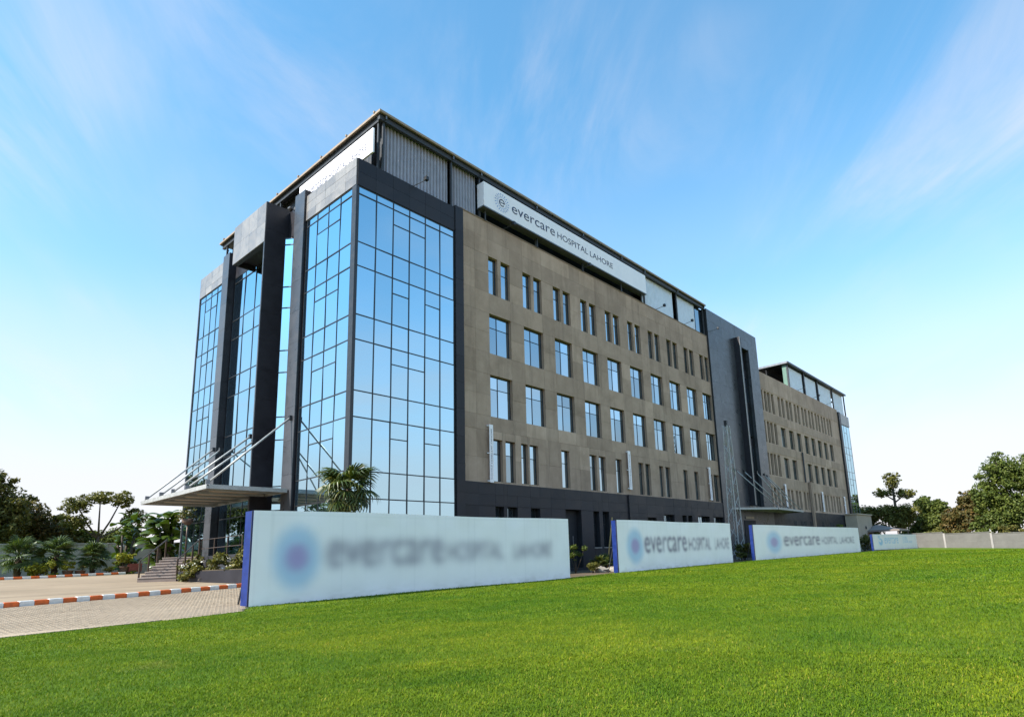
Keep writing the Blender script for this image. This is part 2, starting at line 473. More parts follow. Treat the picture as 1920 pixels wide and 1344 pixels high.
# pavers of the forecourt
rnd = random.Random(5)
def pavers():
    e = Vector((.966, .259)); n = Vector((-.259, .966)); O = Vector((-13.2, -9.2))
    V, F = [], []
    L, Wd = .125, .25
    for a in range(-86, 116):
        for b in range(-4, 50):
            c = O+e*((a+.5*(b % 2))*L)+n*(b*Wd)
            if c.y < ledge(c.x)+.05 or c.y > kerb_y(c.x)-.16 or c.x > -.4 or c.x < -22.5: continue
            z = G(c.x, c.y)+.012+rnd.uniform(-.0012, .0012)
            k = len(V); h1, h2, bv = L/2-.003, Wd/2-.003, .004
            tx, ty = rnd.uniform(-.0008, .0008), rnd.uniform(-.0008, .0008)
            for (hx, hy, zz) in ((h1, h2, -.04), (h1-bv, h2-bv, 0)):
                for sx, sy in ((-1, -1), (1, -1), (1, 1), (-1, 1)):
                    p = c+e*(sx*hx)+n*(sy*hy)
                    V.append((p.x, p.y, z+zz+(tx*sx+ty*sy if zz == 0 else 0)+.043*0))
            F += [(k+4, k+5, k+6, k+7)]+[(k+i, k+(i+1) % 4, k+4+(i+1) % 4, k+4+i) for i in range(4)]
    mb = MB(); mb.V = V; mb.Fc = F
    o = mb.build('paver', 'paver', bpy.data.objects['paving']); o['kind'] = 'stuff'
pavers()

# striped kerbs: one block after the other
def kerb(p0, p1, length, h, w, label, first_orange=True):
    root = empty('striped_kerb', (p0[0], p0[1], 0)); tag(root, label, 'kerb')
    d = Vector((p1[0]-p0[0], p1[1]-p0[1])); n = int(d.length/length); d.normalize(); ang = math.atan2(d.y, d.x)
    meshes = {}
    for c in ('orange', 'kwhite'):
        mb = MB(); l = length-.012
        b = .02
        mb.add([(0, 0, -.25), (l, 0, -.25), (l, w, -.25), (0, w, -.25), (0, 0, h-b), (l, 0, h-b), (l, w, h-b), (0, w, h-b), (b, b, h), (l-b, b, h), (l-b, w-b, h), (b, w-b, h)],
               [(0, 1, 5, 4), (1, 2, 6, 5), (2, 3, 7, 6), (3, 0, 4, 7), (4, 5, 9, 8), (5, 6, 10, 9), (6, 7, 11, 10), (7, 4, 8, 11), (8, 9, 10, 11)])
        meshes[c] = mb.mesh('kerb_block', c)
    for i in range(n):
        q = Vector(p0)+d*(i*length)
        c = ('orange', 'kwhite')[(i+(0 if first_orange else 1)) % 2]
        o = bpy.data.objects.new('kerb_block', meshes[c])
        m = q+d*(length/2)
        o.location = (q.x-p0[0], q.y-p0[1], G(m.x, m.y)+rnd.uniform(-.006, .006)); o.rotation_euler = (0, -math.atan2(G(m.x+d.x, m.y+d.y)-G(m.x, m.y), 1), ang)
        link(o, root)
kerb((-22.1, kerb_y(-22.1)), (-1.2, kerb_y(-1.2)), .405, .17, .2, 'orange and white striped kerb between the brick paving and the driveway')
kerb((-22.24, 23.7), (-1.9, 24.35), .42, .16, .2, 'distant orange and white kerb edging the palm garden')

# grass blades (nobody could count them)
def grass():
    rng = np.random.default_rng(3)
    cxy = np.array([-15.876, -26.666])
    Vs, Fs = [], []; base = 0
    def zone(r0, r1, dens, ln, wd, segs):
        nonlocal base
        a0, a1 = YAW-R(50), YAW+R(56)
        area = .5*(a1-a0)*(r1*r1-r0*r0); n = int(area*dens)
        a = rng.uniform(a0, a1, n); r = np.sqrt(rng.uniform(r0*r0, r1*r1, n))
        x = cxy[0]+r*np.cos(a); y = cxy[1]+r*np.sin(a)
        le = np.array([ledge(v) for v in x]); ok = y < le-.02
        x, y = x[ok], y[ok]; n = len(x)
        # clumping
        z = np.array([G(p, q) for p, q in zip(x, y)])
        th = rng.uniform(0, 2*np.pi, n); L = ln*rng.uniform(.55, 1.35, n); w = wd*rng.uniform(.7, 1.3, n)
        lean = rng.uniform(.35, 1.15, n); d = np.stack([np.cos(th), np.sin(th)], 1); s = np.stack([-d[:, 1], d[:, 0]], 1)
        def P(h, out, side):
            q = np.empty((n, 3)); q[:, :2] = np.stack([x, y], 1)+d*(out*L*lean)[:, None]+s*(side*w)[:, None]; q[:, 2] = z+h*L; return q
        if segs == 2:
            v = np.stack([P(-.05, 0, -.5), P(-.05, 0, .5), P(.48, .35, .42), P(.48, .35, -.42), P(.62, 1.0, 0)], 1)
            f = np.array([[0, 1, 2], [0, 2, 3], [3, 2, 4]])
        else:
            v = np.stack([P(-.05, 0, -.5), P(-.05, 0, .5), P(.7, .8, 0)], 1); f = np.array([[0, 1, 2]])
        k = v.shape[1]
        F = (f[None]+(np.arange(n)*k)[:, None, None]).reshape(-1, 3)+base
        Vs.append(v.reshape(-1, 3)); Fs.append(F); base += n*k
    zone(3.2, 8, 4200, .031, .0055, 2)
    zone(8, 13, 2400, .036, .0085, 1)
    zone(13, 20, 1100, .040, .014, 1)
    zone(20, 32, 380, .046, .026, 1)
    zone(32, 52, 150, .048, .042, 1)
    zone(52, 90, 45, .05, .075, 1)
    o = link(bpy.data.objects.new('grass', np_mesh('grass', np.concatenate(Vs), np.concatenate(Fs), 'blade')))
    tag(o, 'short bright green lawn grass in the foreground', 'grass', kind='stuff')
grass()

# ---------------------------------------------------------------- the hospital
H = empty('hospital_building', (0, 0, 0))
tag(H, 'long five storey hospital with sandstone facade, dark granite towers and blue mirrored corner bays', 'building')
JG = .0045
def clad(name, pname, xs, zs, openings, yf, mat, core, depth=.5, thick=.04, panels=True, cols=None):
    """wall facing -Y: a core with real openings (deep reveals) and cladding panels standing proud of it"""
    mb = MB(); nx, nz = len(xs)-1, len(zs)-1
    solid = [[not any(o[0]-1e-4 < (xs[i]+xs[i+1])/2 < o[1]+1e-4 and o[2]-1e-4 < (zs[j]+zs[j+1])/2 < o[3]+1e-4 for o in openings) for j in range(nz)] for i in range(nx)]
    yc = yf+thick+.004; yb = yf+depth
    S_ = lambda i, j: 0 <= i < nx and 0 <= j < nz and solid[i][j]
    for i in range(nx):
        for j in range(nz):
            if not solid[i][j]: continue
            x0, x1, z0, z1 = xs[i], xs[i+1], zs[j], zs[j+1]
            mb.add([(x0, yc, z0), (x1, yc, z0), (x1, yc, z1), (x0, yc, z1)], [(0, 1, 2, 3)])
            if not S_(i-1, j): mb.add([(x0, yc, z0), (x0, yc, z1), (x0, yb, z1), (x0, yb, z0)], [(0, 1, 2, 3)])
            if not S_(i+1, j): mb.add([(x1, yc, z0), (x1, yb, z0), (x1, yb, z1), (x1, yc, z1)], [(0, 1, 2, 3)])
            if not S_(i, j-1): mb.add([(x0, yc, z0), (x0, yb, z0), (x1, yb, z0), (x1, yc, z0)], [(0, 1, 2, 3)])
            if not S_(i, j+1): mb.add([(x0, yc, z1), (x1, yc, z1), (x1, yb, z1), (x0, yb, z1)], [(0, 1, 2, 3)])
    w = mb.build(name, core, H)
    if panels:
        for i in range(nx):
            for j in range(nz):
                if solid[i][j]:
                    q = rnd.uniform(-.004, .004)
                    # the gap is an open joint; panels at an opening end flush with the reveal
                    piece(pname, xs[i]+JG, xs[i+1]-JG, yf+q, yf+thick, zs[j]+JG, zs[j+1]-JG, mat, w)
    return w
_win = {}
def window(x0, x1, z0, z1, yg, vm=(), hm=(), sill=None):
    """aluminium frame in the opening at depth yg, panes as parts"""
    key = (round(x1-x0, 3), round(z1-z0, 3), vm, hm)
    if key not in _win:
        w, h = x1-x0, z1-z0; f = .055
        mb = MB().box(0, f, 0, .06, 0, h).box(w-f, w, 0, .06, 0, h).box(f, w-f, 0, .06, 0, f).box(f, w-f, 0, .06, h-f, h)
        ex = [f]+[w*v for v in vm]+[w-f]; ez = [f]+[h*v for v in hm]+[h-f]
        for v in vm: mb.box(w*v-.022, w*v+.022, .002, .058, f, h-f)
        for v in hm:
            for a, b in zip(ex[:-1], ex[1:]): mb.box(a+.022, b-.022, .004, .056, h*v-.02, h*v+.02)
        panes = []
        for a, b in zip(ex[:-1], ex[1:]):
            for c, d in zip(ez[:-1], ez[1:]): panes.append((a, b, c, d))
        _win[key] = (mb.mesh('window', 'mullion'), panes)
    me, panes = _win[key]
    o = bpy.data.objects.new('window', me); o.location = (x0, yg, z0); link(o, H)
    for a, b, c, d in panes:
        p = piece('pane', a, b, .028, .036, c, d, 'glass_w', o)
        p.rotation_euler = (rnd.uniform(-.004, .004), 0, rnd.uniform(-.005, .005))
    return o

# --- main sandstone facade
YS = .2; XT = 40.2
A = [9.6+3.176*i for i in range(10)]; WW = 1.93
rows = {'A': (17.87, 20.44), 'B': (13.86, 16.50), 'C': (9.80, 12.46)}
opens = []
for a in A:
    for k in 'BC': opens.append((a, a+WW, *rows[k]))
    opens.append((a, a+.80, *rows['A'])); opens.append((a+1.10, a+WW, *rows['A']))
xs = [7.25, 8.42]
for a in A: xs += [a, a+.80, a+1.10, a+WW]
xs.append(XT)
def clad2():
    """upper band: wide cells over the windows, split cells only in the top row"""
    zlist = [8.9, 9.80, 11.13, 12.46, 13.86, 15.18, 16.50, 17.87, 19.15, 20.44, 21.62, 22.80]
    w = clad('stone_wall', 'stone_panel', xs, zlist, opens, YS, 'stone', 'joint', .62, .045, False)
    wide = [7.25, 8.42]
    for a in A: wide += [a, a+WW]
    wide.append(XT)
    for j in range(len(zlist)-1):
        z0, z1 = zlist[j], zlist[j+1]; zm = (z0+z1)/2
        cols = xs if rows['A'][0] < zm < rows['A'][1] else wide
        for i in range(len(cols)-1):
            x0, x1 = cols[i], cols[i+1]; xm = (x0+x1)/2
            if x1-x0 < .05: continue
            if any(o[0] < xm < o[1] and o[2] < zm < o[3] for o in opens): continue
            piece('stone_panel', x0+JG, x1-JG, YS+rnd.uniform(-.006, .006), YS+.045, z0+JG, z1-JG, 'stone', w)
    return w
w_up = clad2()
DW = [(9.75, 10.53), (10.81, 11.66), (12.20, 12.84), (13.0, 13.81), (16.19, 17.04), (19.36, 20.19), (20.48, 21.32), (22.64, 23.45), (25.82, 26.54), (26.83, 27.57),
      (28.99, 29.68), (29.98, 30.81), (33.1, 33.88), (35.13, 35.94), (38.25, 38.80), (39.02, 40.10)]
xs1 = [7.25, 8.42]
for a, b in DW: xs1 += [a, b]
xs1 += [14.9, 18.2, 24.6, 32.0, 37.0, XT]; xs1 = sorted(xs1)
dop = [(a, b, 5.80, 8.40) for a, b in DW]
w_lo = clad('stone_wall', 'stone_panel', xs1, [5.70, 5.80, 8.40, 8.9], dop, YS, 'stone', 'joint', .62, .045, False)
for i in range(len(xs1)-1):
    x0, x1 = xs1[i], xs1[i+1]; xm = (x0+x1)/2
    if x1-x0 < .05: continue
    op = any(o[0] < xm < o[1] for o in dop)
    for z0, z1 in ([(8.40, 8.9), (5.70, 5.80)] if op else [(5.70, 7.2), (7.2, 8.9)]):
        piece('stone_panel', x0+JG, x1-JG, YS+rnd.uniform(-.006, .006), YS+.045, z0+(JG if z0 > 5.75 else 0), z1-(JG if z1 > 5.9 else 0), 'stone', w_lo)
# stone linings of the reveals are the sides of the openings: give them stone, not joint colour
for w in (w_up, w_lo):
    w.data.materials.append(MAT['stone'])
    for p in w.data.polygons:
        if abs(p.normal.y) < .5: p.material_index = 1
YG = YS+.21
for a in A:
    for k in 'BC': window(a, a+WW, *rows[k], YG, (.42,), (.68,))
    window(a, a+.80, *rows['A'], YG, (), (.66,)); window(a+1.10, a+WW, *rows['A'], YG, (), (.66,))
for a, b in DW: window(a, b, 5.80, 8.40, YG, (), (.66,))
MB().box(7.25, XT, YS-.03, YS+.6, 22.80, 22.88).build('parapet_coping', 'joint', H)

# --- dark granite base of the main facade
GW = [(9.82, 10.53, 1.75, 4.3), (10.84, 11.71, 1.75, 4.3), (12.91, 13.79, 1.75, 4.3), (16.34, 18.06, .4, 4.34), (19.45, 20.14, 1.75, 4.3), (20.57, 21.37, 1.75, 4.3)]
GW2 = [(26.45, 27.78, 1.75, 4.0), (29.0, 30.7, 1.75, 4.3), (32.07, 32.79, 1.75, 4.3), (33.09, 33.83, 1.75, 4.3), (34.95, 37.16, 1.75, 4.3), (38.08, 40.10, 1.75, 4.3)]
for gw, xa, xb, yf, extra in ((GW, 7.25, 23.96, .17, [8.5, 14.9, 22.7]), (GW2, 23.96, XT, .06, [25.2])):
    ex = sorted([xa, xb]+extra+[v for g in gw for v in g[:2]])
    clad('granite_base', 'granite_panel', ex, [0, 1.75, 4.0, 4.3, 5.0, 5.70] if gw is GW2 else [0, .4, 1.75, 4.3, 4.34, 5.0, 5.70], gw, yf, 'granite', 'dark', .55, .04)
    for a, b, c, d in gw:
        if c < 1: continue
        window(a, b, c, d, yf+.4, (.5,) if b-a > 1.2 else (), (.66,))
        piece('window_sill', a-.05, b+.05, yf-.08, yf+.05, c-.07, c-.004, 'stairs', H)
dr = piece('door', 16.36, 18.04, .6, .64, .4, 4.32, 'dark', H)
piece('door_handle', .18, .22, -1.2, -.5, -.15, .05, 'mull_l', dr)
MB().box(.5, XT, 1.0, 20.6, 0, 22.5).build('interior_core', 'dark', H)

# --- mirrored corner bay
ZR = [2.1, 4.36, 5.70, 8.36, 9.70, 12.36, 13.70, 16.36, 17.70, 20.45, 20.87]
def bay(axis, edges, plane, split, z0=0.3, rowsz=ZR, glass='glass', mull='mullion', frm=.055):
    """curtain wall in a plane; axis 'x' faces -Y at y=plane, axis 'y' faces -X at x=plane"""
    def B(u0, u1, d0, d1, za, zb):
        return (u0, u1, plane+d0, plane+d1, za, zb) if axis == 'x' else (plane+d0, plane+d1, u0, u1, za, zb)
    cw = MB(); cw.box(*B(edges[0], edges[-1], .10, .16, z0, rowsz[-1])); cw = cw.build('curtain_wall', 'dark', H)
    zz = [z0]+list(rowsz)
    for e in edges:
        piece('mullion', *B(e-frm/2, e+frm/2, -.006, .10, z0, rowsz[-1]), mull, cw)
    for k in range(len(edges)-1):
        u0, u1 = edges[k]+frm/2, edges[k+1]-frm/2
        for j in range(len(zz)-1):
            za, zb = zz[j], zz[j+1]
            piece('transom', *B(u0, u1, -.004, .09, zb-.028, zb+.028), mull, cw)
            cuts = [za+.028, zb-.028]
            if (j, k) in split:
                zc = zb-.33*(zb-za)
                piece('transom', *B(u0, u1, -.004, .09, zc-.025, zc+.025), mull, cw)
                cuts = [za+.028, zc-.025, zc+.025, zb-.028]
            for q in range(0, len(cuts), 2):
                p = piece('glass_pane', *B(u0, u1, .02, .035, cuts[q], cuts[q+1]), glass, cw)
                p.rotation_euler = (rnd.gauss(0, .0045), 0, rnd.gauss(0, .0045)) if axis == 'x' else (0, rnd.gauss(0, .0045), rnd.gauss(0, .0045))
    return cw
mx_ = [.13, 1.22, 2.29, 3.37, 4.46, 5.52, 6.56]
bay('x', mx_, 0, {(9, 2), (9, 3), (7, 2), (7, 4), (5, 2), (5, 3), (3, 2), (3, 4)})
nA = [.39, 1.57, 2.80, 4.02, 5.17]
lsplit = {(j, k) for j in (9, 7, 5, 3) for k in (1, 2)}
bay('y', nA, 0, lsplit, frm=.03)
piece('corner_post', -.05, .10, -.05, .36, .3, 20.87, 'mullion', H)
def tiles(name, axis, plane, u0, u1, z0, z1, nu, nz, mat, thick=.05, out=-1):
    b = MB()
    bx = (u0, u1, plane+.004+thick*0, plane+.35, z0, z1) if axis == 'x' else (plane+.004, plane+.35, u0, u1, z0, z1)
    b.box(*bx); b = b.build(name, 'dark', H)
    for i in range(nu):
        for j in range(nz):
            a, c = u0+(u1-u0)*i/nu, u0+(u1-u0)*(i+1)/nu; d, e = z0+(z1-z0)*j/nz, z0+(z1-z0)*(j+1)/nz
            q = plane-thick+rnd.uniform(-.004, .004)
            if axis == 'x': piece('granite_panel', a+.005, c-.005, q, plane, d+.005, e-.005, mat, b)
            else: piece('granite_panel', q, plane, a+.005, c-.005, d+.005, e-.005, mat, b)
    return b
tiles('bay_fascia', 'x', 0, .02, 6.6, 20.9, 22.48, 6, 2, 'granite')
tiles('bay_fascia', 'y', 0, .0, 5.26, 20.9, 22.48, 5, 3, 'granite_l')  # sun-facing fascia coloured lighter than the shaded one round the corner
tiles('pilaster', 'x', -.06, 6.62, 7.24, .2, 22.62, 1, 14, 'granite')
# the long side fins of the entrance front
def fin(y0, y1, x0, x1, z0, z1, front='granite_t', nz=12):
    f = MB().box(x0+.052, x1, y0+.052, y1-.052, z0, z1-.01).build('fin', 'dark', H)
    for j in range(nz):
        a, b = z0+(z1-z0)*j/nz, z0+(z1-z0)*(j+1)/nz
        piece('granite_panel', x0+rnd.uniform(-.003, .003), x0+.05, y0+.004, y1-.004, a+.004, b-.004, front, f)  # front panels paler than the sides, sunlight painted into their colour
        piece('granite_panel', x0+.055, x1, y0, y0+.05, a+.004, b-.004, 'granite', f)
        piece('granite_panel', x0+.055, x1, y1-.05, y1, a+.004, b-.004, 'granite', f)
    return f
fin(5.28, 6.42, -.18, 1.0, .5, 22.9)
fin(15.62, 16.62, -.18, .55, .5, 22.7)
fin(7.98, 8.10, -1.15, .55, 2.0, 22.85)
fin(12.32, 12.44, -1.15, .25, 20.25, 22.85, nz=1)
# entrance head beam
bm = MB().box(-1.10, -.85, 8.11, 12.31, 20.25, 22.80).build('head_beam', 'dark', H)
for i in range(4):
    a = 8.0+4.42*i/4
    piece('granite_panel', -1.165, -1.11, a+.004, a+4.42/4-.004, 20.25, 21.5, 'granite_l', bm)  # sunlit beam front, its brightness carried by paler panels
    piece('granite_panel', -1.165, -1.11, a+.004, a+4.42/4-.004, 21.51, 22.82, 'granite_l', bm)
piece('soffit', -.85, .3, 8.11, 12.31, 20.6, 20.7, 'granite', H)
# recessed wall over the entrance glazing
tiles('recess_head', 'y', .32, 6.45, 7.97, 20.9, 22.7, 1, 2, 'granite')
tiles('recess_head', 'y', .32, 12.45, 15.6, 20.9, 22.7, 2, 2, 'granite')
tiles('recess_head', 'y', .32, 8.11, 12.31, 20.7, 22.7, 3, 2, 'granite')
bay('y', [8.14, 9.5, 10.9, 12.3, 13.9, 15.55], .28, {(7, 1), (3, 1)}, .5)
# slanted glazed returns either side of the portal
def slant(p0, p1):
    cw = MB(); d = Vector((p1[0]-p0[0], p1[1]-p0[1])); n = Vector((d.y, -d.x)).normalized()
    if n.x > 0: n = -n
    def strip(o0, o1, za, zb, name, mat, t0=0., t1=1.):
        q0 = Vector(p0)+d*t0; q1 = Vector(p0)+d*t1
        pts = [q0+n*o0, q1+n*o0, q1+n*o1, q0+n*o1]
        mb = MB().prism([(p.x, p.y) for p in pts], za, zb)
        return mb.build(name, mat, None)
    back = strip(-.2, -.1, .5, 20.87, 'curtain_wall', 'dark'); back.parent = H
    zz = [.5]+ZR
    for j in range(len(zz)-1):
        o = strip(-.03, -.01, zz[j]+.03, zz[j+1]-.03, 'glass_pane', 'glass', .02, .98); o.parent = back
        o = strip(-.08, .02, zz[j+1]-.03, zz[j+1]+.03, 'transom', 'mullion'); o.parent = back
slant((.05, 8.0), (1.35, 6.1))
nB = [16.75, 17.78, 18.82, 19.86, 20.88]
bay('y', nB, 0, lsplit, frm=.03)
tiles('bay_fascia', 'y', 0, 16.64, 20.95, 20.9, 22.48, 4, 3, 'granite_l')  # far bay fascia in the same sunlit tone
piece('corner_post', -.04, .2, 20.9, 21.0, .5, 22.4, 'mull_l', H)
MB().box(.22, 40.0, 20.62, 21.0, 0, 22.45).build('rear_wall', 'stone', H)

# --- roof storey: flat roof on posts, corrugated screens
rf = MB().box(1.36, 40.1, .06, 21.6, 26.02, 26.14).build('roof', 'steel_d', H)
MB().box(1.25, 40.15, -.06, .05, 26.05, 26.19).build('roof_flashing', 'tan', rf)
MB().box(1.25, 1.35, .055, 21.6, 26.05, 26.19).build('roof_flashing', 'tan', rf)
MB().box(1.37, 40.1, .12, .34, 25.72, 26.0).build('edge_beam', 'steel_d', rf)
MB().box(1.45, 1.65, .36, 21.5, 25.72, 26.0).build('edge_beam', 'steel_d', rf)
MB().box(1.7, 40.1, 1.3, 1.4, 22.5, 26.0).build('screen_backing', 'dark', H)
def corrugated(name, axis, plane, u0, u1, z0, z1, mat, pitch=.24, depth=.10):
    n = max(2, int((u1-u0)/pitch*4)); V, F = [], []
    for i in range(n+1):
        u = u0+(u1-u0)*i/n; d = plane+(0, 0, depth, depth)[i % 4]
        for z in (z0, z1): V.append((u, d, z) if axis == 'x' else (d, u, z))
    for i in range(n): F.append((2*i, 2*i+2, 2*i+3, 2*i+1))
    mb = MB(); mb.add(V, F); return mb.build(name, mat, H)
corrugated('corrugated_screen', 'x', .42, 1.85, 6.42, 22.75, 25.9, 'corr')
corrugated('corrugated_screen', 'x', .42, 6.78, 8.72, 22.95, 25.9, 'corr')
corrugated('corrugated_screen', 'x', .42, 28.3, 34.0, 22.9, 25.72, 'corr_w')
corrugated('corrugated_screen', 'x', .42, 34.9, 38.3, 22.9, 25.72, 'corr_w')
piece('screen_window', 38.5, 39.9, .45, .5, 22.9, 25.7, 'glass_w', H)
corrugated('corrugated_screen', 'y', 2.0, .6, 21.0, 22.5, 26.0, 'corr_d', .3, .06)
for x in (1.72, 6.6, 8.95, 14.3, 19.7, 25.0, 28.6, 34.45, 39.9):
    MB().box(x-.06, x+.06, .22, .34, 22.7, 26.0).build('roof_post', 'steel_d', H)
    MB().box(x-.035, x+.035, -.02, .10, 25.80, 26.0).build('roof_bracket', 'mull_l', H)
for y in (.5, 3.4, 6.3, 9.2, 12.1, 15.0, 17.9, 20.8):
    MB().box(1.5, 1.62, y-.06, y+.06, 22.4, 26.0).build('roof_post', 'steel_d', H)
    MB().tube((1.55, y, 25.2), (2.0, y+.9, 25.9), .03).build('roof_brace', 'steel_d', H)
    MB().box(1.2, 1.34, y-.05, y+.05, 26.19, 26.30).build('roof_bracket', 'tan', H)

# --- granite stair tower with the recessed slit
YT = 0.0
tw_op = [(46.95, 49.55, 5.66, 23.4)]
clad('tower_wall', 'granite_panel', [40.2, 41.9, 43.5, 45.1, 46.4, 46.95, 49.55, 50.2, 51.5, 52.8], [0, 1.9, 3.8, 5.66]+lin(5.66, 23.4, 10)[1:]+[24.6, 25.85], tw_op, YT, 'granite_t', 'dark', .9, .04)
MB().box(40.22, 52.78, .92, 20.5, 0, 25.8).build('tower_core', 'granite', H)
fa = MB().box(46.42, 46.93, -.62, 0-.005, 5.66, 24.2).build('slit_frame', 'granite', H)
MB().box(49.57, 50.1, -.30, -.005, 5.66, 23.5).build('slit_frame', 'granite_t', H)
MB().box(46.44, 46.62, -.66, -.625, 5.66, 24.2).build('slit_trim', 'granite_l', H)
MB().box(46.95, 49.55, -.24, -.005, 23.4, 23.7).build('slit_frame', 'granite_t', H)
MB().box(46.95, 49.55, .84, .9, 5.66, 23.4).build('slit_back', 'granite', H)
for z0, z1 in ((17.2, 20.2), (13.45, 16.3), (9.5, 12.3), (5.7, 8.5)):
    window(47.0, 49.5, z0, z1, .22, (.5,), (.6,))
    piece('spandrel', 46.97, 49.53, .26, .8, z1+.004, z1+.9, 'granite', H)

# --- far wing
YW = .2
LA = [52.95, 55.15, 58.44, 61.2, 64.0, 66.8, 69.5, 72.2, 74.85, 77.45]
wo_ = []
for i, a in enumerate(LA):
    wo_.append((a, a+.8, 17.1, 19.62)); wo_.append((a+1.2, a+2.0, 17.1, 19.62))
    if i < 2:
        for z in ((13.32, 15.9), (9.5, 12.08)):
            wo_.append((a, a+.8, *z)); wo_.append((a+1.2, a+2.0, *z))
    else:
        wo_.append((a, a+1.6, 13.3, 15.75))
        if i != 4: wo_.append((a, a+1.6, 9.45, 11.95))
    wo_.append((a, a+.75, 5.75, 8.05)); wo_.append((a+1.15, a+1.9, 5.75, 8.05))
xsw = sorted({52.8, 83.2} | {round(v, 3) for o in wo_ for v in o[:2]})
zsw = [5.5, 5.75, 8.05, 9.45, 9.5, 11.95, 12.08, 13.3, 13.32, 15.75, 15.9, 17.1, 19.62, 21.85]
ww = clad('wing_wall', 'stone_panel', xsw, zsw, wo_, YW, 'stone', 'stone', .55, .0, False)
for o in wo_: window(o[0], o[1], o[2], o[3], YW+.25, (.45,) if o[1]-o[0] > 1.2 else (), (.66,))
cols = [52.8]+[a-.3 for a in LA[1:]]+[81.0, 83.2]
for i in range(len(cols)-1):
    for za, zb in ((8.15, 9.35), (12.2, 13.2), (16.0, 17.0), (19.75, 21.8)):
        piece('stone_panel', cols[i]+.01, cols[i+1]-.01, YW-.03, YW-.001, za, zb, 'stone', ww)
clad('granite_base', 'granite_panel', [52.8, 56, 60, 63.2, 64.4, 68, 72, 76, 80.4], [0, 3.2, 4.4, 5.5], [], YW-.1, 'granite', 'dark', .5, .04)
for x in (59.2, 61.6, 62.7, 64.9, 66.2, 69.5, 72.9, 73.9, 77.0):
    piece('base_window', x, x+.8, YW-.12, YW-.08, 2.2, 4.3, 'dark', H)
MB().box(52.82, 83.2, .9, 20.5, 0, 21.8).build('wing_core', 'dark', H)
tiles('pilaster', 'x', .0, 83.2, 84.1, 5.6, 21.5, 1, 8, 'granite')
bay('x', [84.15, 85.7, 87.2, 88.75], .15, {(7, 1), (5, 1), (3, 1)}, 3.0, [5.7, 7.2, 8.4, 11.2, 12.3, 15.1, 16.2, 19.7], 'glass', 'mull_l', .07)
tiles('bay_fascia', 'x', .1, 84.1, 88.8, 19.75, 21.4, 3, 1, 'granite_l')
MB().box(84.0, 88.7, .5, 20, 0, 21.3).build('wing_core', 'dark', H)
wr = MB().box(63.0, 88.6, .05, 14, 24.98, 25.15).build('wing_roof', 'steel_d', H)
MB().box(62.95, 88.65, -.05, .04, 24.95, 25.2).build('roof_flashing', 'steel_d', wr)
MB().box(62.9, 62.99, .05, 14, 24.95, 25.2).build('roof_flashing', 'mull_l', wr)
for a, b in ((64.2, 69.3), (69.9, 75.0), (75.6, 81.8), (82.6, 87.8)):
    corrugated('corrugated_screen', 'x', .4, a, b, 21.7, 24.75, 'corr_w', .3)
for x in (63.4, 69.6, 75.3, 82.2, 88.3):
    MB().box(x-.1, x+.1, .2, .36, 21.6, 24.98).build('roof_post', 'steel_d', H)
MB().box(63.3, 63.95, .38, .9, 21.6, 24.9).build('corner_screen', M_simple('green_sheet', (.10, .19, .15), .5), H)
MB().box(63.2, 88, 3.0, 3.1, 21.6, 24.95).build('screen_backing', 'dark', H)
MB().box(66.0, 66.0+.35, -.18, .1, .4, 9.4).build('service_duct', 'stone', H)
MB().tube((64.75, .02, 9.3), (64.75, .02, 13.2), .11).build('downpipe', 'steel_d', H)
MB().tube((66.5, -.05, .3), (66.5, -.05, 9.6), .12).build('downpipe', M_simple('rusty_pipe', (.13, .08, .05), .7), H)

# --- entrance canopies
def canopy(name, pts, z, rods, nb, label=None):
    c = MB().prism(pts, z-.02, z+.02).build(name, 'steel', H)
    n = len(pts); cen = sum((Vector(p) for p in pts), Vector((0, 0)))/n
    for i in range(n):
        p, q = Vector(pts[i]), Vector(pts[(i+1) % n]); d = (q-p).normalized(); nn = Vector((-d.y, d.x))
        if nn.dot(cen-p) < 0: nn = -nn
        a, b = p+d*.0, q-d*.10
        MB().prism([(v.x, v.y) for v in (a-nn*.02, b-nn*.02, b+nn*.09, a+nn*.09)], z-.15, z+.06).build('edge_beam', 'galv', c)
    p0, p1, p2, p3 = (Vector(p) for p in pts[:4])
    for i in range(nb):
        t = (i+.5)/nb; a = p0.lerp(p1, t); b = p3.lerp(p2, t); d = (b-a).normalized(); a = a+d*.15; b = b-d*.15
        nn = Vector((-d.y, d.x))*.06
        MB().prism([(v.x, v.y) for v in (a-nn, b-nn, b+nn, a+nn)], z-.16, z-.025).build('cross_beam', 'galv', c)
        m0 = a.lerp(b, .18); m1 = a.lerp(b, .82); w = (p1-p0)/nb*.18; off = (p1-p0)/nb*.5
        if i < nb-1:
            MB().prism([(v.x, v.y) for v in (m0+off-w, m1+off-w, m1+off+w, m0+off+w)], z-.10, z-.06).build('soffit_panel', 'beige', c)
    for (a, b) in rods:
        r = MB().tube(a, b, .05, .05, 10).build('tie_rod', 'galv', c, True)
        MB().box(a[0]-.09, a[0]+.09, a[1]-.06, a[1]+.06, a[2]-.08, a[2]+.14).build('rod_bracket', 'mull_l', c)
        MB().box(b[0]-.08, b[0]+.12, b[1]-.10, b[1]+.10, b[2]-.12, b[2]+.12).build('rod_bracket', 'mullion', c)
    return c
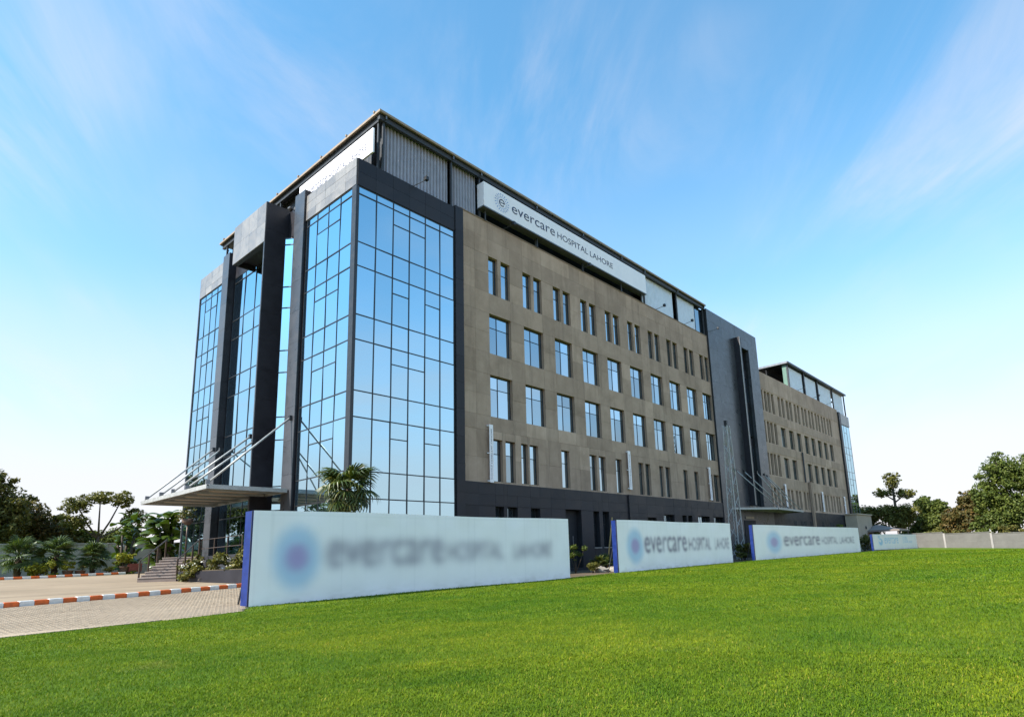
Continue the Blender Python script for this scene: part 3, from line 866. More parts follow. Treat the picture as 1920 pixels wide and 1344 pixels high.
canopy('entrance_canopy', [(-4.2, 5.55), (-4.2, 15.1), (-.25, 15.1), (-.25, 5.55)], 5.27,
       [((-4.1, 5.75, 5.42), (-.25, 5.6, 9.2)), ((-4.1, 8.4, 5.42), (-1.1, 8.0, 8.15)), ((-4.1, 10.3, 5.42), (-1.1, 8.4, 8.5)), ((-4.1, 12.1, 5.42), (-1.1, 12.4, 8.3)), ((-4.1, 14.4, 5.42), (-.25, 15.8, 8.9))], 6)
canopy('entrance_canopy', [(47.7, -2.55), (57.0, -1.9), (57.0, -.02), (42.3, -.02)], 5.25,
       [((48.0, -2.3, 5.4), (43.6, -.05, 9.2)), ((50.0, -2.2, 5.4), (45.6, -.05, 9.25)), ((52.0, -2.0, 5.4), (47.6, -.6, 9.2)), ((54.2, -1.9, 5.4), (50.4, -.3, 9.2)), ((56.4, -1.8, 5.4), (51.8, -.05, 9.15))], 5)
piece('door', 44.6, 47.4, -.06, -.02, .4, 4.1, 'dark', H)
piece('door_lintel', 45.0, 47.0, -.09, -.061, 4.25, 4.5, 'beige', H)

# --- entrance podium, stair
pod = MB().prism([(-1.9, 6.5), (-.2, 6.5), (-.2, 18.5), (-1.6, 15.5), (-3.33, 12.98), (-1.93, 12.02)], .2, 2.02).build('entrance_podium', 'granite_t', None)
tag(pod, 'raised stone entrance platform under the canopy beside the stair', 'platform')
st = empty('entrance_stair', (-4.06, 9.0, .86)); tag(st, 'pale stone entrance stair with bronze handrails left of the banner', 'stair')
ux, uy = .575, .818
for i in range(8):
    r0, r1 = i*.46, 8*.46
    c = lambda s, t: (ux*s-uy*t, uy*s+ux*t)
    MB().prism([c(r0, 0), c(r1, 0), c(r1, 1.72), c(r0, 1.72)], -.35 if i == 0 else i*.146, (i+1)*.146-.03).build('step', 'riser', st)
    MB().prism([c(r0-.03, -.01), c(r0+.49, -.01), c(r0+.49, 1.73), c(r0-.03, 1.73)], (i+1)*.146-.03, (i+1)*.146).build('tread', 'kwhite' if False else 'stairs', st)
for t in (.02, 1.70):
    c3 = lambda s, z: (ux*s-uy*t, uy*s+ux*t, z)
    MB().tube(c3(.1, .98), c3(3.6, 2.15), .035).build('handrail', 'rail', st)
    for s in (.1, 1.25, 2.4, 3.55):
        MB().box(*[v for p in zip((c3(s, 0)[0]-.035, c3(s, 0)[1]-.035), (c3(s, 0)[0]+.035, c3(s, 0)[1]+.035)) for v in p], s*.31, s*.334+.96).build('rail_post', 'rail', st)

# ---------------------------------------------------------------- lettering
def text_tris(s, h=1.0, width=None):
    cu = bpy.data.curves.new('t', 'FONT'); cu.body = s; cu.size = 1; cu.resolution_u = 4
    o = bpy.data.objects.new('t', cu); COL.objects.link(o)
    dg = bpy.context.evaluated_depsgraph_get(); me = bpy.data.meshes.new_from_object(o.evaluated_get(dg))
    me.calc_loop_triangles()
    V = np.array([v.co[:2] for v in me.vertices]); T = np.array([t.vertices[:] for t in me.loop_triangles])
    bpy.data.objects.remove(o); bpy.data.curves.remove(cu); bpy.data.meshes.remove(me)
    V = V-V.min(0)
    return V, T
def fit_text(s, u0, u1, v0, v1):
    V, T = text_tris(s); m = V.max(0)
    return np.stack([u0+V[:, 0]/m[0]*(u1-u0), v0+V[:, 1]/m[1]*(v1-v0)], 1), T
def letters(name, s, mapf, u0, u1, v0, v1, mat, parent):
    V, T = fit_text(s, u0, u1, v0, v1)
    mb = MB(); mb.add([mapf(u, v) for u, v in V], [tuple(t) for t in T])
    return mb.build(name, mat, parent)
def logo(mapf, uc, vc, r, parent):
    mb = MB()
    for ring, (ra, rb, n, ph) in enumerate(((.50, .70, 20, 0), (.76, 1.0, 20, .5))):
        for i in range(n):
            t = 2*math.pi*(i+ph)/n; w = .05
            mb.add([mapf(uc+r*ra*math.cos(t-w*.5), vc+r*ra*math.sin(t-w*.5)), mapf(uc+r*ra*math.cos(t+w*.5), vc+r*ra*math.sin(t+w*.5)), mapf(uc+r*rb*math.cos(t+w), vc+r*rb*math.sin(t+w)), mapf(uc+r*rb*math.cos(t-w), vc+r*rb*math.sin(t-w))], [(0, 1, 2, 3)])
    mb.build('logo_rays', 'logo_b', parent)
    mb = MB(); n = 26
    for i in range(n-3):
        a, b = 2*math.pi*(i)/n, 2*math.pi*(i+1)/n
        mb.add([mapf(uc+r*q*math.cos(t), vc+r*q*math.sin(t)) for q, t in ((.28, a), (.40, a), (.40, b), (.28, b))], [(0, 1, 2, 3)])
    mb.add([mapf(uc-.28*r, vc-.05*r), mapf(uc+.40*r, vc-.05*r), mapf(uc+.40*r, vc+.05*r), mapf(uc-.28*r, vc+.05*r)], [(0, 1, 2, 3)])
    mb.build('logo_letter', 'navy', parent)

sg = empty('roof_sign', (8.83, -.3, 23.5)); tag(sg, 'long white box sign lettered evercare HOSPITAL LAHORE under the roof edge', 'sign')
MB().box(0, 19.25, 0, .62, .02, 1.72).build('sign_box', 'white', sg)
MB().box(-.03, 19.28, -.012, .64, -.06, .018).build('bottom_trim', 'mull_l', sg)
mf = lambda u, v: (u, -.012, v)
logo(mf, 1.62, .88, .66, sg)
letters('lettering', 'evercare', mf, 2.55, 7.0, .60, 1.10, 'navy', sg)
letters('lettering', 'HOSPITAL', mf, 7.28, 10.95, .62, 1.10, 'navy', sg)
letters('lettering', 'LAHORE', mf, 11.2, 14.25, .60, 1.06, 'navy', sg)
for x in (.4, 5.4, 10.6, 15.8, 18.9): MB().box(x-.04, x+.04, .3, .38, -.75, -.06).build('bracket', 'steel_d', sg)
s2 = empty('roof_sign', (1.05, .1, 23.4)); tag(s2, 'white board sign with small grey letters above the entrance corner bay', 'sign')
MB().box(-.1, .0, 0, 8.2, 0, 1.5).build('sign_board', 'white', s2)
mf2 = lambda u, v: (-.112, 8.2-u, v)
letters('lettering', 'evercare', mf2, .9, 3.4, .40, .80, 'greylet', s2)
letters('lettering', 'HOSPITAL', mf2, 3.6, 5.6, .40, .80, 'greylet', s2)
letters('lettering', 'LAHORE', mf2, 5.8, 7.6, .40, .80, 'greylet', s2)

# vertical banner signs fixed to the facade
VB = [(9.42, 5.7, 9.22, .42, 'white vertical facade banner beside the mirrored corner bay'), (24.25, 6.1, 9.15, .5, 'white vertical facade banner in the middle of the sandstone front'),
      (37.9, 5.85, 9.0, .5, 'white vertical facade banner close to the granite stair tower'), (57.4, 5.7, 8.6, .6, 'white vertical banner behind the rods of the far canopy'),
      (70.9, 5.7, 8.4, .7, 'white vertical banner on the far wing, right of the downpipe'), (80.9, 5.7, 8.2, .7, 'white vertical banner at the far end of the wing')]
for x, z0, z1, w, lab in VB:
    w *= .72
    b = empty('facade_banner', (x, 0, z0)); tag(b, lab, 'banner', 'vertical banners on the facade')
    h = z1-z0
    MB().box(-w/2, w/2, 0, .03, 0, h).build('banner_panel', 'white', b)
    V, T = fit_text('evercare HOSPITAL LAHORE', .18, h-.25, -w*.16, w*.16)
    mb = MB(); mb.add([(v, -.006, u) for u, v in V], [(t[0], t[2], t[1]) for t in T]); mb.build('lettering', 'navy', b)
    for z in (.08, h*.5, h-.08): MB().tube((-w/2-.12, .1, z), (-w/2+.02, .015, z), .03, .03, 6).build('bracket', 'white', b)

# floodlights on the parapets
for x, y, z, dx, lab in ((3.6, -.02, 22.5, .35, 'floodlight on the corner bay parapet in front of the corrugated screen'), (11.0, .25, 22.9, .35, 'floodlight under the left half of the long roof sign'),
        (19.3, .25, 22.9, .35, 'floodlight under the middle of the long roof sign'), (30.4, .25, 22.9, .4, 'floodlight before the first pale roof screen past the sign'),
        (35.6, .25, 22.9, .4, 'floodlight before the second pale roof screen past the sign'), (40.6, .0, 23.4, .5, 'floodlight at the left edge of the granite stair tower'),
        (66.3, .2, 21.9, .5, 'floodlight on the far wing before its first roof screen'), (72.5, .2, 21.9, .5, 'floodlight on the far wing before its second roof screen'), (78.3, .2, 21.9, .5, 'floodlight on the far wing before its third roof screen')):
    f = empty('floodlight', (x, y, z)); tag(f, lab, 'floodlight', 'floodlights along the parapet')
    MB().tube((0, 0, 0), (dx, -.7, .25), .022).build('arm', 'mullion', f)
    MB().box(dx-.10, dx+.10, -.83, -.62, .2, .42).build('lamp_head', 'mullion', f)
f = empty('floodlight', (.3, 7.0, 22.3)); tag(f, 'round floodlight between the entrance portal and the corner bay fin', 'floodlight', 'floodlights along the parapet')
MB().tube((0, 0, 0), (-.5, 0, .1), .03).build('arm', 'mullion', f)
MB().tube((-.5, -.02, .0), (-.5, -.2, .05), .16, .10, 12).build('lamp_head', 'mullion', f)

# ---------------------------------------------------------------- lawn banners
def raster(V, T, nu, nv, w, h):
    m = np.zeros((nv, nu), np.float32)
    P = V/np.array([w, h])*np.array([nu-1, nv-1])
    for t in T:
        a, b, c = P[t]; lo = np.floor(np.minimum(np.minimum(a, b), c)).astype(int); hi = np.ceil(np.maximum(np.maximum(a, b), c)).astype(int)
        lo = np.maximum(lo, 0); hi = np.minimum(hi, [nu-1, nv-1])
        if (hi < lo).any(): continue
        X, Y = np.meshgrid(np.arange(lo[0], hi[0]+1), np.arange(lo[1], hi[1]+1))
        e = lambda p, q: (q[0]-p[0])*(Y-p[1])-(q[1]-p[1])*(X-p[0])
        e0, e1, e2 = e(a, b), e(b, c), e(c, a)
        ins = ((e0 >= 0) & (e1 >= 0) & (e2 >= 0)) | ((e0 <= 0) & (e1 <= 0) & (e2 <= 0))
        m[lo[1]:hi[1]+1, lo[0]:hi[0]+1][ins] = 1
    return m
def blur(m, su, sv):
    for ax, s in ((1, su), (0, sv)):
        if s <= .01: continue
        r = int(3*s+1); k = np.exp(-.5*(np.arange(-r, r+1)/s)**2); k /= k.sum()
        m = np.apply_along_axis(lambda q: np.convolve(np.pad(q, r, mode='edge'), k, 'valid'), ax, m)
    return m
def M_print():
    """satin vinyl: white ground with printed colours"""
    t = NT('printed_vinyl')
    p = t.new('ShaderNodeBsdfPrincipled'); p.inputs['Roughness'].default_value = .42; p.inputs['Specular IOR Level'].default_value = .35
    a = t.new('ShaderNodeVertexColor'); a.layer_name = 'print'
    n = t.noise(t.pos(), 1.2, 3, .5)
    c = t.mix(1., a.outputs[0], t.ramp(n, ((.3, (.97, .97, .97)), (.7, (1.02, 1.02, 1.02)))), 'MULTIPLY')
    t.link(c, p.inputs['Base Color'])
    p.inputs['Coat Weight'].default_value = .6; p.inputs['Coat Roughness'].default_value = .35
    t.link(p.outputs[0], t.out.inputs[0])
    return t.m
MAT['print'] = M_print()
def mixc(img, m, col, k=1.): return img*(1-(m*k)[..., None])+np.array(col)*(m*k)[..., None]
WHITE = np.array([.98, .93, .96])
def lawn_banner(x0, x1, z0a, z0b, z1, depth, label, paint, nu, nv, y=-6.5, lean=0.):
    """z0a / z0b: ground at the left / right end"""
    b = empty('lawn_banner', (x0, y, z0a)); tag(b, label, 'banner', 'white banner boards along the lawn')
    w = x1-x0; h = z1-z0a
    img = np.ones((nv, nu, 3))*WHITE
    img = paint(img, w, h, nu, nv)
    Ug, Vg = np.meshgrid(np.linspace(0, w, nu), np.linspace(0, h, nv))
    rq = np.random.default_rng(int(x0)+7)
    seam = sum(np.exp(-((Ug-q)/.035)**2) for q in np.arange(3.1, w-1, 3.1))          # welded sheet joints
    hem = np.exp(-((np.minimum(np.minimum(Ug, w-Ug), np.minimum(Vg, h-Vg))-.13)/.02)**2)   # stitched hem
    img = img*(1-.05*np.clip(seam, 0, 1)-.07*hem)[..., None]
    dirt = blur(rq.random((nv, nu)), 2.5, 1.2); dirt = np.clip((dirt-.47)*9, 0, 1)*np.exp(-Vg/.16)    # soil splashed up from the lawn
    img = mixc(img, dirt, (.30, .27, .17), .45)
    drip = blur(rq.random((1, nu)).repeat(nv, 0), 1.2, 0); drip = np.clip((drip-.62)*3, 0, 1)*(Vg/h)
    img = img*(1-.10*drip)[..., None]
    rr = np.random.default_rng(int(x0+50))
    U, Vv = np.meshgrid(np.linspace(0, 1, nu), np.linspace(0, 1, nv))
    zb = (z0b-z0a)*U
    Z = zb+(h-zb)*Vv + np.where(Vv > .99, .02*np.sin(U*9+x0), 0)
    wr_ = sum(a*np.sin(U*w*f+p+Vv*q) for a, f, p, q in ((.010, 1.3, .3, 2), (.006, 3.1, 1.7, -3), (.004, 5.3, 2.2, 5)))
    edge = np.minimum(np.minimum(Vv, 1-Vv)*6, 1)
    Yv = wr_*edge
    V = np.stack([U*w, Yv, Z], -1).reshape(-1, 3)
    ii = np.arange(nv*nu).reshape(nv, nu)
    Fq = np.stack([ii[:-1, :-1], ii[:-1, 1:], ii[1:, 1:], ii[1:, :-1]], -1).reshape(-1, 4)
    me = np_mesh('banner_face', V, Fq, 'print'); me.shade_smooth()
    ca = me.color_attributes.new('print', 'FLOAT_COLOR', 'POINT')
    ca.data.foreach_set('color', np.concatenate([img.reshape(-1, 3), np.ones((nu*nv, 1))], 1).astype(np.float32).ravel())
    link(bpy.data.objects.new('banner_face', me), b)
    # timber and steel frame behind the vinyl, blue vinyl returned over the near end
    dz = z0b-z0a
    MB().add([(-.02, .03, -.12), (-.02, depth, -.12), (-.02, depth, h-.02), (-.02, .03, h-.02), (.04, .03, -.12), (.04, depth, -.12), (.04, depth, h-.02), (.04, .03, h-.02)],
             [(0, 3, 2, 1), (4, 5, 6, 7), (0, 1, 5, 4), (1, 2, 6, 5), (2, 3, 7, 6), (3, 0, 4, 7)]).build('end_panel', 'blue', b)
    MB().box(-.035, -.022, .03, .06, .02, h-.03).build('edge_strip', 'dark', b)  # thin dark strip where the blue end meets the white face
    MB().add([(.06, .06, .05), (w-.05, .06, dz+.05), (w-.05, .06, h-.05), (.06, .06, h-.05)], [(3, 2, 1, 0)]).build('back_lining', 'dark', b)
    n = max(3, int(w/3))
    for i in range(n+1):
        u = .1+(w-.2)*i/n
        MB().box(u-.04, u+.04, .09, .17, dz*u/w-.15, h-.03).build('frame_post', 'steel_d', b)
        MB().tube((u, .15, h*.75), (u, depth+.5, dz*u/w-.05), .03, .03, 6).build('frame_brace', 'steel_d', b)
    for z in (.15, .5, .97):
        MB().add([(.05, .18, dz*0+h*z), (w-.05, .18, h*z+dz*(1-z)), (w-.05, .23, h*z+dz*(1-z)), (.05, .23, h*z), (.05, .18, h*z+.05), (w-.05, .18, h*z+dz*(1-z)+.05), (w-.05, .23, h*z+dz*(1-z)+.05), (.05, .23, h*z+.05)],
                 [(0, 3, 2, 1), (4, 5, 6, 7), (0, 1, 5, 4), (1, 2, 6, 5), (2, 3, 7, 6), (3, 0, 4, 7)]).build('frame_rail', 'steel_d', b)
    return b
def disc(nu, nv, w, h, uc, vc, ru, rv, soft):
    U, V = np.meshgrid(np.linspace(0, w, nu), np.linspace(0, h, nv))
    d = np.sqrt(((U-uc)/ru)**2+((V-vc)/rv)**2)
    return np.clip((1+soft-d)/(2*soft), 0, 1)**1.0
def ever_print(uc, ru, rv, texts, vmid, bu, bv, dark=(.085, .07, .17)):
    def paint(img, w, h, nu, nv):
        img = mixc(img, blur(disc(nu, nv, w, h, uc, vmid, ru, rv, .22), bu*.6, bv*.6), (.30, .55, .84), .72)
        img = mixc(img, blur(disc(nu, nv, w, h, uc, vmid, ru*.5, rv*.43, .3), bu*.6, bv*.6), (.36, .20, .52), .70)
        m = np.zeros((nv, nu), np.float32)
        for s, u0, u1, v0, v1 in texts:
            V, T = fit_text(s, u0, u1, v0, v1); m = np.maximum(m, raster(V, T, nu, nv, w, h))
        return mixc(img, np.clip(blur(m, bu, bv)*1.45, 0, 1), dark, .85)
    return paint
lawn_banner(-7.13, 8.5, -.01, .13, 3.05, .55, 'nearest and largest white banner board with blurred lettering on the lawn',
            ever_print(1.48, .80, 1.02, [('evercare', 2.55, 7.6, 1.12, 2.08), ('HOSPITAL', 7.85, 11.0, 1.14, 1.96), ('LAHORE', 11.65, 14.3, 1.14, 1.86)], 1.53, 5.2, 4.2), 420, 84)
lawn_banner(12.78, 27.3, .20, .28, 3.10, .36, 'second white banner board from the left with softly blurred lettering',
            ever_print(1.75, .85, .98, [('evercare', 2.75, 7.8, .99, 1.94), ('HOSPITAL', 8.1, 11.2, 1.02, 1.86), ('LAHORE', 11.8, 14.1, 1.02, 1.82)], 1.42, 2.4, 2.0), 320, 72)
lawn_banner(31.4, 61.0, .30, .35, 3.06, .32, 'third white banner board, the long one in front of the far wing',
            ever_print(4.1, 1.6, .90, [('evercare', 6.3, 15.7, 1.00, 1.84), ('HOSPITAL', 16.3, 21.4, 1.04, 1.76), ('LAHORE', 22.0, 27.4, 1.04, 1.74)], 1.36, 2.6, 1.5), 320, 60)
def print4(img, w, h, nu, nv):
    lb = (.12, .48, .80)
    m = np.maximum(disc(nu, nv, w, h, 3.6, .95, 1.0, .42, .2)-disc(nu, nv, w, h, 3.3, 1.08, .5, .16, .3), 0)
    m = np.maximum(m, disc(nu, nv, w, h, 2.9, 1.55, .55, .17, .3)*.6)
    for s, u0, u1, v0, v1 in (('Eiffota', 5.6, 13.2, .72, 1.5), ('Shall', 16.0, 19.2, 1.0, 1.6), ('rosafoam', 16.0, 22.0, .74, 1.02)):
        V, T = fit_text('evercare' if s == 'Eiffota' else ('HOSPITAL' if s == 'Shall' else 'LAHORE'), u0, u1, v0, v1)
        m = np.maximum(m, raster(V, T, nu, nv, w, h))
    return mixc(img*.95, blur(m, .8, .5), lb, .8)
lawn_banner(66.9, 92.2, .45, .29, 2.36, .3, 'farthest and smallest white banner with pale blue print beside the concrete wall', print4, 260, 48)

# ---------------------------------------------------------------- vegetation
NR = np.random.default_rng(11)
def leaf_mesh(name, clumps, n, size, mat, seed=0, up=.35, shell=.5):
    r = np.random.default_rng(seed+101)
    C = np.array([c[0] for c in clumps], float); Rd = np.array([c[1] for c in clumps], float)
    wgt = np.array([np.prod(q)**(2/3) for q in Rd]); wgt /= wgt.sum()
    k = r.choice(len(C), n, p=wgt)
    d = r.normal(size=(n, 3)); d /= np.linalg.norm(d, axis=1)[:, None]
    rad = r.uniform(0, 1, n)**shell
    p = C[k]+d*Rd[k]*rad[:, None]
    nrm = d*.6+r.normal(size=(n, 3))*.55+np.array([0, 0, up]); nrm /= np.linalg.norm(nrm, axis=1)[:, None]
    a = np.cross(nrm, r.normal(size=(n, 3))); a /= np.linalg.norm(a, axis=1)[:, None]; b = np.cross(nrm, a)
    s = size*r.uniform(.55, 1.45, n)[:, None]
    V = np.stack([p-a*s*.5, p+b*s*.3+a*s*.05, p+a*s*.5, p-b*s*.3+a*s*.05], 1)
    V[:, 2] -= nrm*s*.0
    F = np.arange(4*n).reshape(n, 4)
    return np_mesh(name, V.reshape(-1, 3), F, mat)
def subclumps(main, per, frac, seed, squash=.75):
    r = np.random.default_rng(seed); out = []
    for c, rad in main:
        for i in range(per):
            d = r.normal(size=3); d /= np.linalg.norm(d); t = r.uniform(.30, 1.08)
            q = np.array(c)+d*np.array(rad)*t
            f = frac*r.uniform(.45, 1.35); m = np.array(rad).mean()*f
            e = r.uniform(.7, 1.4)
            out.append((tuple(q), (m*e, m/e, m*squash*r.uniform(.6, 1.2))))
    return out
def tree(name, loc, trunk_h, trunk_r, main, per, frac, n, size, mat, label, cat='tree', seed=1, group=None, limb_every=2, bark='bark', lean=(0, 0)):
    root = empty(name, loc); tag(root, label, cat, group)
    per = int(per*1.7); frac = frac*.74; n = int(n*1.35); size = size*.80
    sub = subclumps(main, per, frac, seed)
    r = random.Random(seed)
    mb = MB(); fork = Vector((lean[0], lean[1], trunk_h))
    mb.path([(0, 0, -.5), (lean[0]*.2, lean[1]*.2, trunk_h*.35), (lean[0]*.6, lean[1]*.6, trunk_h*.7), fork], [trunk_r*1.25, trunk_r, trunk_r*.85, trunk_r*.7], 8)
    mb.build('trunk', bark, root, True)
    lm = MB()
    for c, rad in main:
        c = Vector(c); mid = fork.lerp(c, .5)+Vector((r.uniform(-.3, .3), r.uniform(-.3, .3), -.15*abs(c.z-fork.z)))
        st_ = fork*(min(1., max(.55, (c.z-1.2)/trunk_h)))-Vector((0, 0, .2)); mid = st_.lerp(c, .5)+Vector((0, 0, -.06*abs(c.z-st_.z)))
        lm.path([st_, mid, c], [trunk_r*.55, trunk_r*.4, trunk_r*.22], 6)
    for i, (c, rad) in enumerate(sub):
        if i % limb_every: continue
        m = main[i//per][0]; m = Vector(m); c = Vector(c); mid = m.lerp(c, .5)+Vector((r.uniform(-.2, .2), r.uniform(-.2, .2), r.uniform(-.2, .1)))
        lm.path([m, mid, c], [trunk_r*.22, trunk_r*.13, trunk_r*.05], 5)
    lm.build('limbs', bark, root, True)
    o = bpy.data.objects.new('crown', leaf_mesh('crown', sub+list(main), int(n*1.15), size, mat, seed)); link(o, root)
    return root
def shrub(name, loc, main, per, frac, n, size, mat, label, seed=1, cat='shrub', group=None, pot=None):
    root = empty(name, loc); tag(root, label, cat, group)
    sub = subclumps(main, per, frac, seed)
    mb = MB(); r = random.Random(seed)
    for i, (c, rad) in enumerate(sub):
        if i % 3 == 0: mb.path([(r.uniform(-.06, .06), r.uniform(-.06, .06), -.1 if not pot else pot), tuple(Vector(c)*.5), c], [.03, .02, .008], 5)
    mb.build('stem', 'bark', root, True)
    link(bpy.data.objects.new('foliage', leaf_mesh('foliage', sub, n, size, mat, seed)), root)
    if pot:
        p = MB(); n_ = 14
        prof = [(.16, 0), (.26, pot*.5), (.30, pot*.92), (.33, pot*.93), (.33, pot), (.27, pot)]
        vs = [(a*math.cos(2*math.pi*k/n_), a*math.sin(2*math.pi*k/n_), z) for a, z in prof for k in range(n_)]
        fs = [(i*n_+k, i*n_+(k+1) % n_, (i+1)*n_+(k+1) % n_, (i+1)*n_+k) for i in range(len(prof)-1) for k in range(n_)]
        p.add(vs, fs+[tuple(range((len(prof)-1)*n_, len(prof)*n_))]); p.build('pot', 'pot', root, True)
    return root

# fan palms
_fr = {}
def frond_mesh(mat, L, Rf, n=17, droop=.35, seed=0):
    """petiole along +X then a pleated fan of separate blades"""
    key = (mat, L, Rf, droop)
    if key in _fr: return _fr[key]
    r = random.Random(seed+7)
    mb = MB(); mb.path([(0, 0, 0), (L*.5, 0, L*.10), (L, 0, L*.06)], [.03, .022, .015], 5)
    hub = Vector((L, 0, L*.06))
    for i in range(n):
        t = (i/(n-1)-.5)*R(215)
        ln = Rf*(1-.28*abs(t)/R(107))*r.uniform(.9, 1.08)
        d = Vector((math.cos(t), math.sin(t), 0)); s = Vector((-d.y, d.x, 0)); w = Rf*.052
        p1 = hub+d*(ln*.5)+Vector((0, 0, ln*.06)); p2 = hub+d*(ln*.82)+Vector((0, 0, -droop*ln*.16)); p3 = hub+d*ln*.98+Vector((0, 0, -droop*ln*.62))
        mb.add([hub, p1-s*w+Vector((0, 0, -.03)), p1+Vector((0, 0, .015)), p1+s*w+Vector((0, 0, -.03)), p2-s*w*.7, p2+Vector((0, 0, .02)), p2+s*w*.7, p3],
               [(0, 1, 2), (0, 2, 3), (1, 4, 5, 2), (2, 5, 6, 3), (4, 7, 5), (5, 7, 6)])
    _fr[key] = mb.mesh('frond', mat); return _fr[key]
def fan_palm(loc, th, tr, nf, L, Rf, mat, label, seed, group=None, up=75, dn=-35, droop=.35):
    root = empty('fan_palm', loc); tag(root, label, 'palm', group); r = random.Random(seed)
    mb = MB(); k = 9
    mb.path([(0.02*math.sin(i), .02*math.cos(i*2), -.2+(th+.2)*i/k) for i in range(k+1)], [tr*(1.25 if i == 0 else 1.12 if i % 2 else .95)*(1-.25*i/k) for i in range(k+1)], 9)
    # old leaf bases
    for i in range(22):
        z = th*(.25+.75*i/22); a = i*2.4; c = Vector((math.cos(a)*tr*.8, math.sin(a)*tr*.8, z))
        mb.tube(c, c+Vector((math.cos(a)*.07, math.sin(a)*.07, .14)), .04, .015, 5)
    mb.build('trunk', 'palmbark', root, True)
    me = frond_mesh(mat, L, Rf, 17, droop)
    for i in range(nf):
        f = i/(nf-1); o = bpy.data.objects.new('frond', me)
        el = R(up+(dn-up)*f+r.uniform(-8, 8)); az = i*2.39996+r.uniform(-.25, .25)
        o.rotation_euler = Matrix.Rotation(az, 3, 'Z').to_4x4().to_3x3().__matmul__(Matrix.Rotation(-el, 3, 'Y')).__matmul__(Matrix.Rotation(r.uniform(-.5, .5), 3, 'X')).to_euler()
        sc = r.uniform(.82, 1.12); o.scale = (sc, sc, sc)
        o.location = (0, 0, th-.05+.12*(1-f)); link(o, root)
    return root
GR = 'fan palms in the garden'
for x, th, sc, seed, lab in ((-7.55, 1.35, 1.02, 1, 'leftmost of three fan palms in the garden behind the kerb'), (-5.68, 1.45, .95, 2, 'middle fan palm in the garden behind the kerb'), (-3.62, 1.15, .82, 3, 'bushiest fan palm with dense crown nearest the entrance stair')):
    fan_palm((x, 26, G(x, 26)), th, .19*sc, 26 if seed < 3 else 38, .66*sc, .86*sc, 'lf_palm', lab, seed, GR, 80, -42)
fan_palm((-1.5, -2.5, .1), 4.35, .16, 34, .62, .86, 'lf_palmy', 'tall drooping palm rising behind the nearest banner by the glass bay', 8, None, 60, -75, .75)

# garden shrubs
GS = 'small garden shrubs along the kerb'
shrub('shrub', (-6.75, 25, 1.2), [((0, 0, .5), (.95, .6, .5))], 14, .42, 1500, .16, 'lf_yel', 'wide yellow green shrub between the two left fan palms', 21, group=GS)
shrub('shrub', (-5.17, 25, 1.2), [((0, 0, .72), (.40, .40, .32))], 8, .5, 520, .13, 'lf_yel', 'rounded potted shrub just right of the middle fan palm', 22, group=GS, pot=.42)
shrub('shrub', (-4.5, 25, 1.2), [((0, 0, .62), (.26, .26, .2))], 7, .5, 300, .09, 'lf_dark', 'small dark potted shrub left of the bushy palm', 23, group=GS, pot=.40)
shrub('shrub', (-3.0, 25, 1.2), [((0, 0, .42), (.34, .34, .28))], 7, .5, 380, .09, 'lf_olive', 'low rounded shrub right of the bushy palm', 24, group=GS)
shrub('shrub', (-2.05, 25, 1.2), [((0, 0, 1.05), (.8, .6, .36))], 12, .42, 1100, .15, 'lf_yel', 'yellow topped potted shrub beside the red box', 25, group=GS, pot=.55)
shrub('shrub', (-1.55, 24.8, 1.2), [((0, 0, .12), (.25, .25, .14))], 5, .5, 160, .08, 'lf_yel', 'tiny yellow green tuft at the foot of the red box', 26, group=GS)
bxr = empty('planter_box', (-1.45, 24.9, 1.25)); tag(bxr, 'red brown box beside the entrance stair', 'box')
MB().box(-.38, .38, -.2, .2, .12, .68).build('box_body', 'redbox', bxr)
for sx in (-.3, .3): MB().box(sx-.04, sx+.04, -.15, .15, -.1, .12).build('foot', 'rail', bxr)

# big leafy clump by the left bay
def banana(loc, n, label, seed, sc=1.):
    root = empty('leafy_plant', loc); tag(root, label, 'plant'); r = random.Random(seed)
    mb = MB(); k = 9; L = 2.0
    for i in range(k):
        t = i/(k-1); x = L*(t-.18*t*t); z = .95*L*(t*.8-t*t*.72); w = .36*math.sin(math.pi*min(1, t*.93+.04))**.7
        mb.V += [(x, -w, z-.10*w), (x, 0, z+.07), (x, w, z-.10*w)]
    for i in range(k-1):
        a = i*3; mb.Fc += [(a, a+3, a+4, a+1), (a+1, a+4, a+5, a+2)]
    me = mb.mesh('leaf', 'lf_gloss', True)
    st = MB()
    for i in range(5):
        a = i*1.3; st.path([(math.cos(a)*.2, math.sin(a)*.2, -.2), (math.cos(a)*.45, math.sin(a)*.45, 1.6), (math.cos(a)*.6, math.sin(a)*.6, 3.0)], [.13, .1, .05], 6)
    st.build('stem', 'bark', root, True)
    for i in range(n):
        o = bpy.data.objects.new('leaf', me); z = .3+3.9*((i+.5)/n)**.9
        az = i*2.4+r.uniform(-.4, .4); el = r.uniform(-.35, .5); s = sc*r.uniform(.6, 1.0)
        o.rotation_euler = (Matrix.Rotation(az, 3, 'Z') @ Matrix.Rotation(-el, 3, 'Y') @ Matrix.Rotation(r.uniform(-.6, .6), 3, 'X')).to_euler()
        o.location = (r.uniform(-.7, .7), r.uniform(-.7, .7), z); o.scale = (s, s, s); link(o, root)
    return root
banana((0.1, 24.4, 1.0), 120, 'tall glossy broad leaved plant at the left end of the building', 4, .95)
banana((-1.4, 27.4, 1.0), 60, 'smaller arching broad leaved plant before the grey garden wall', 5, .75)

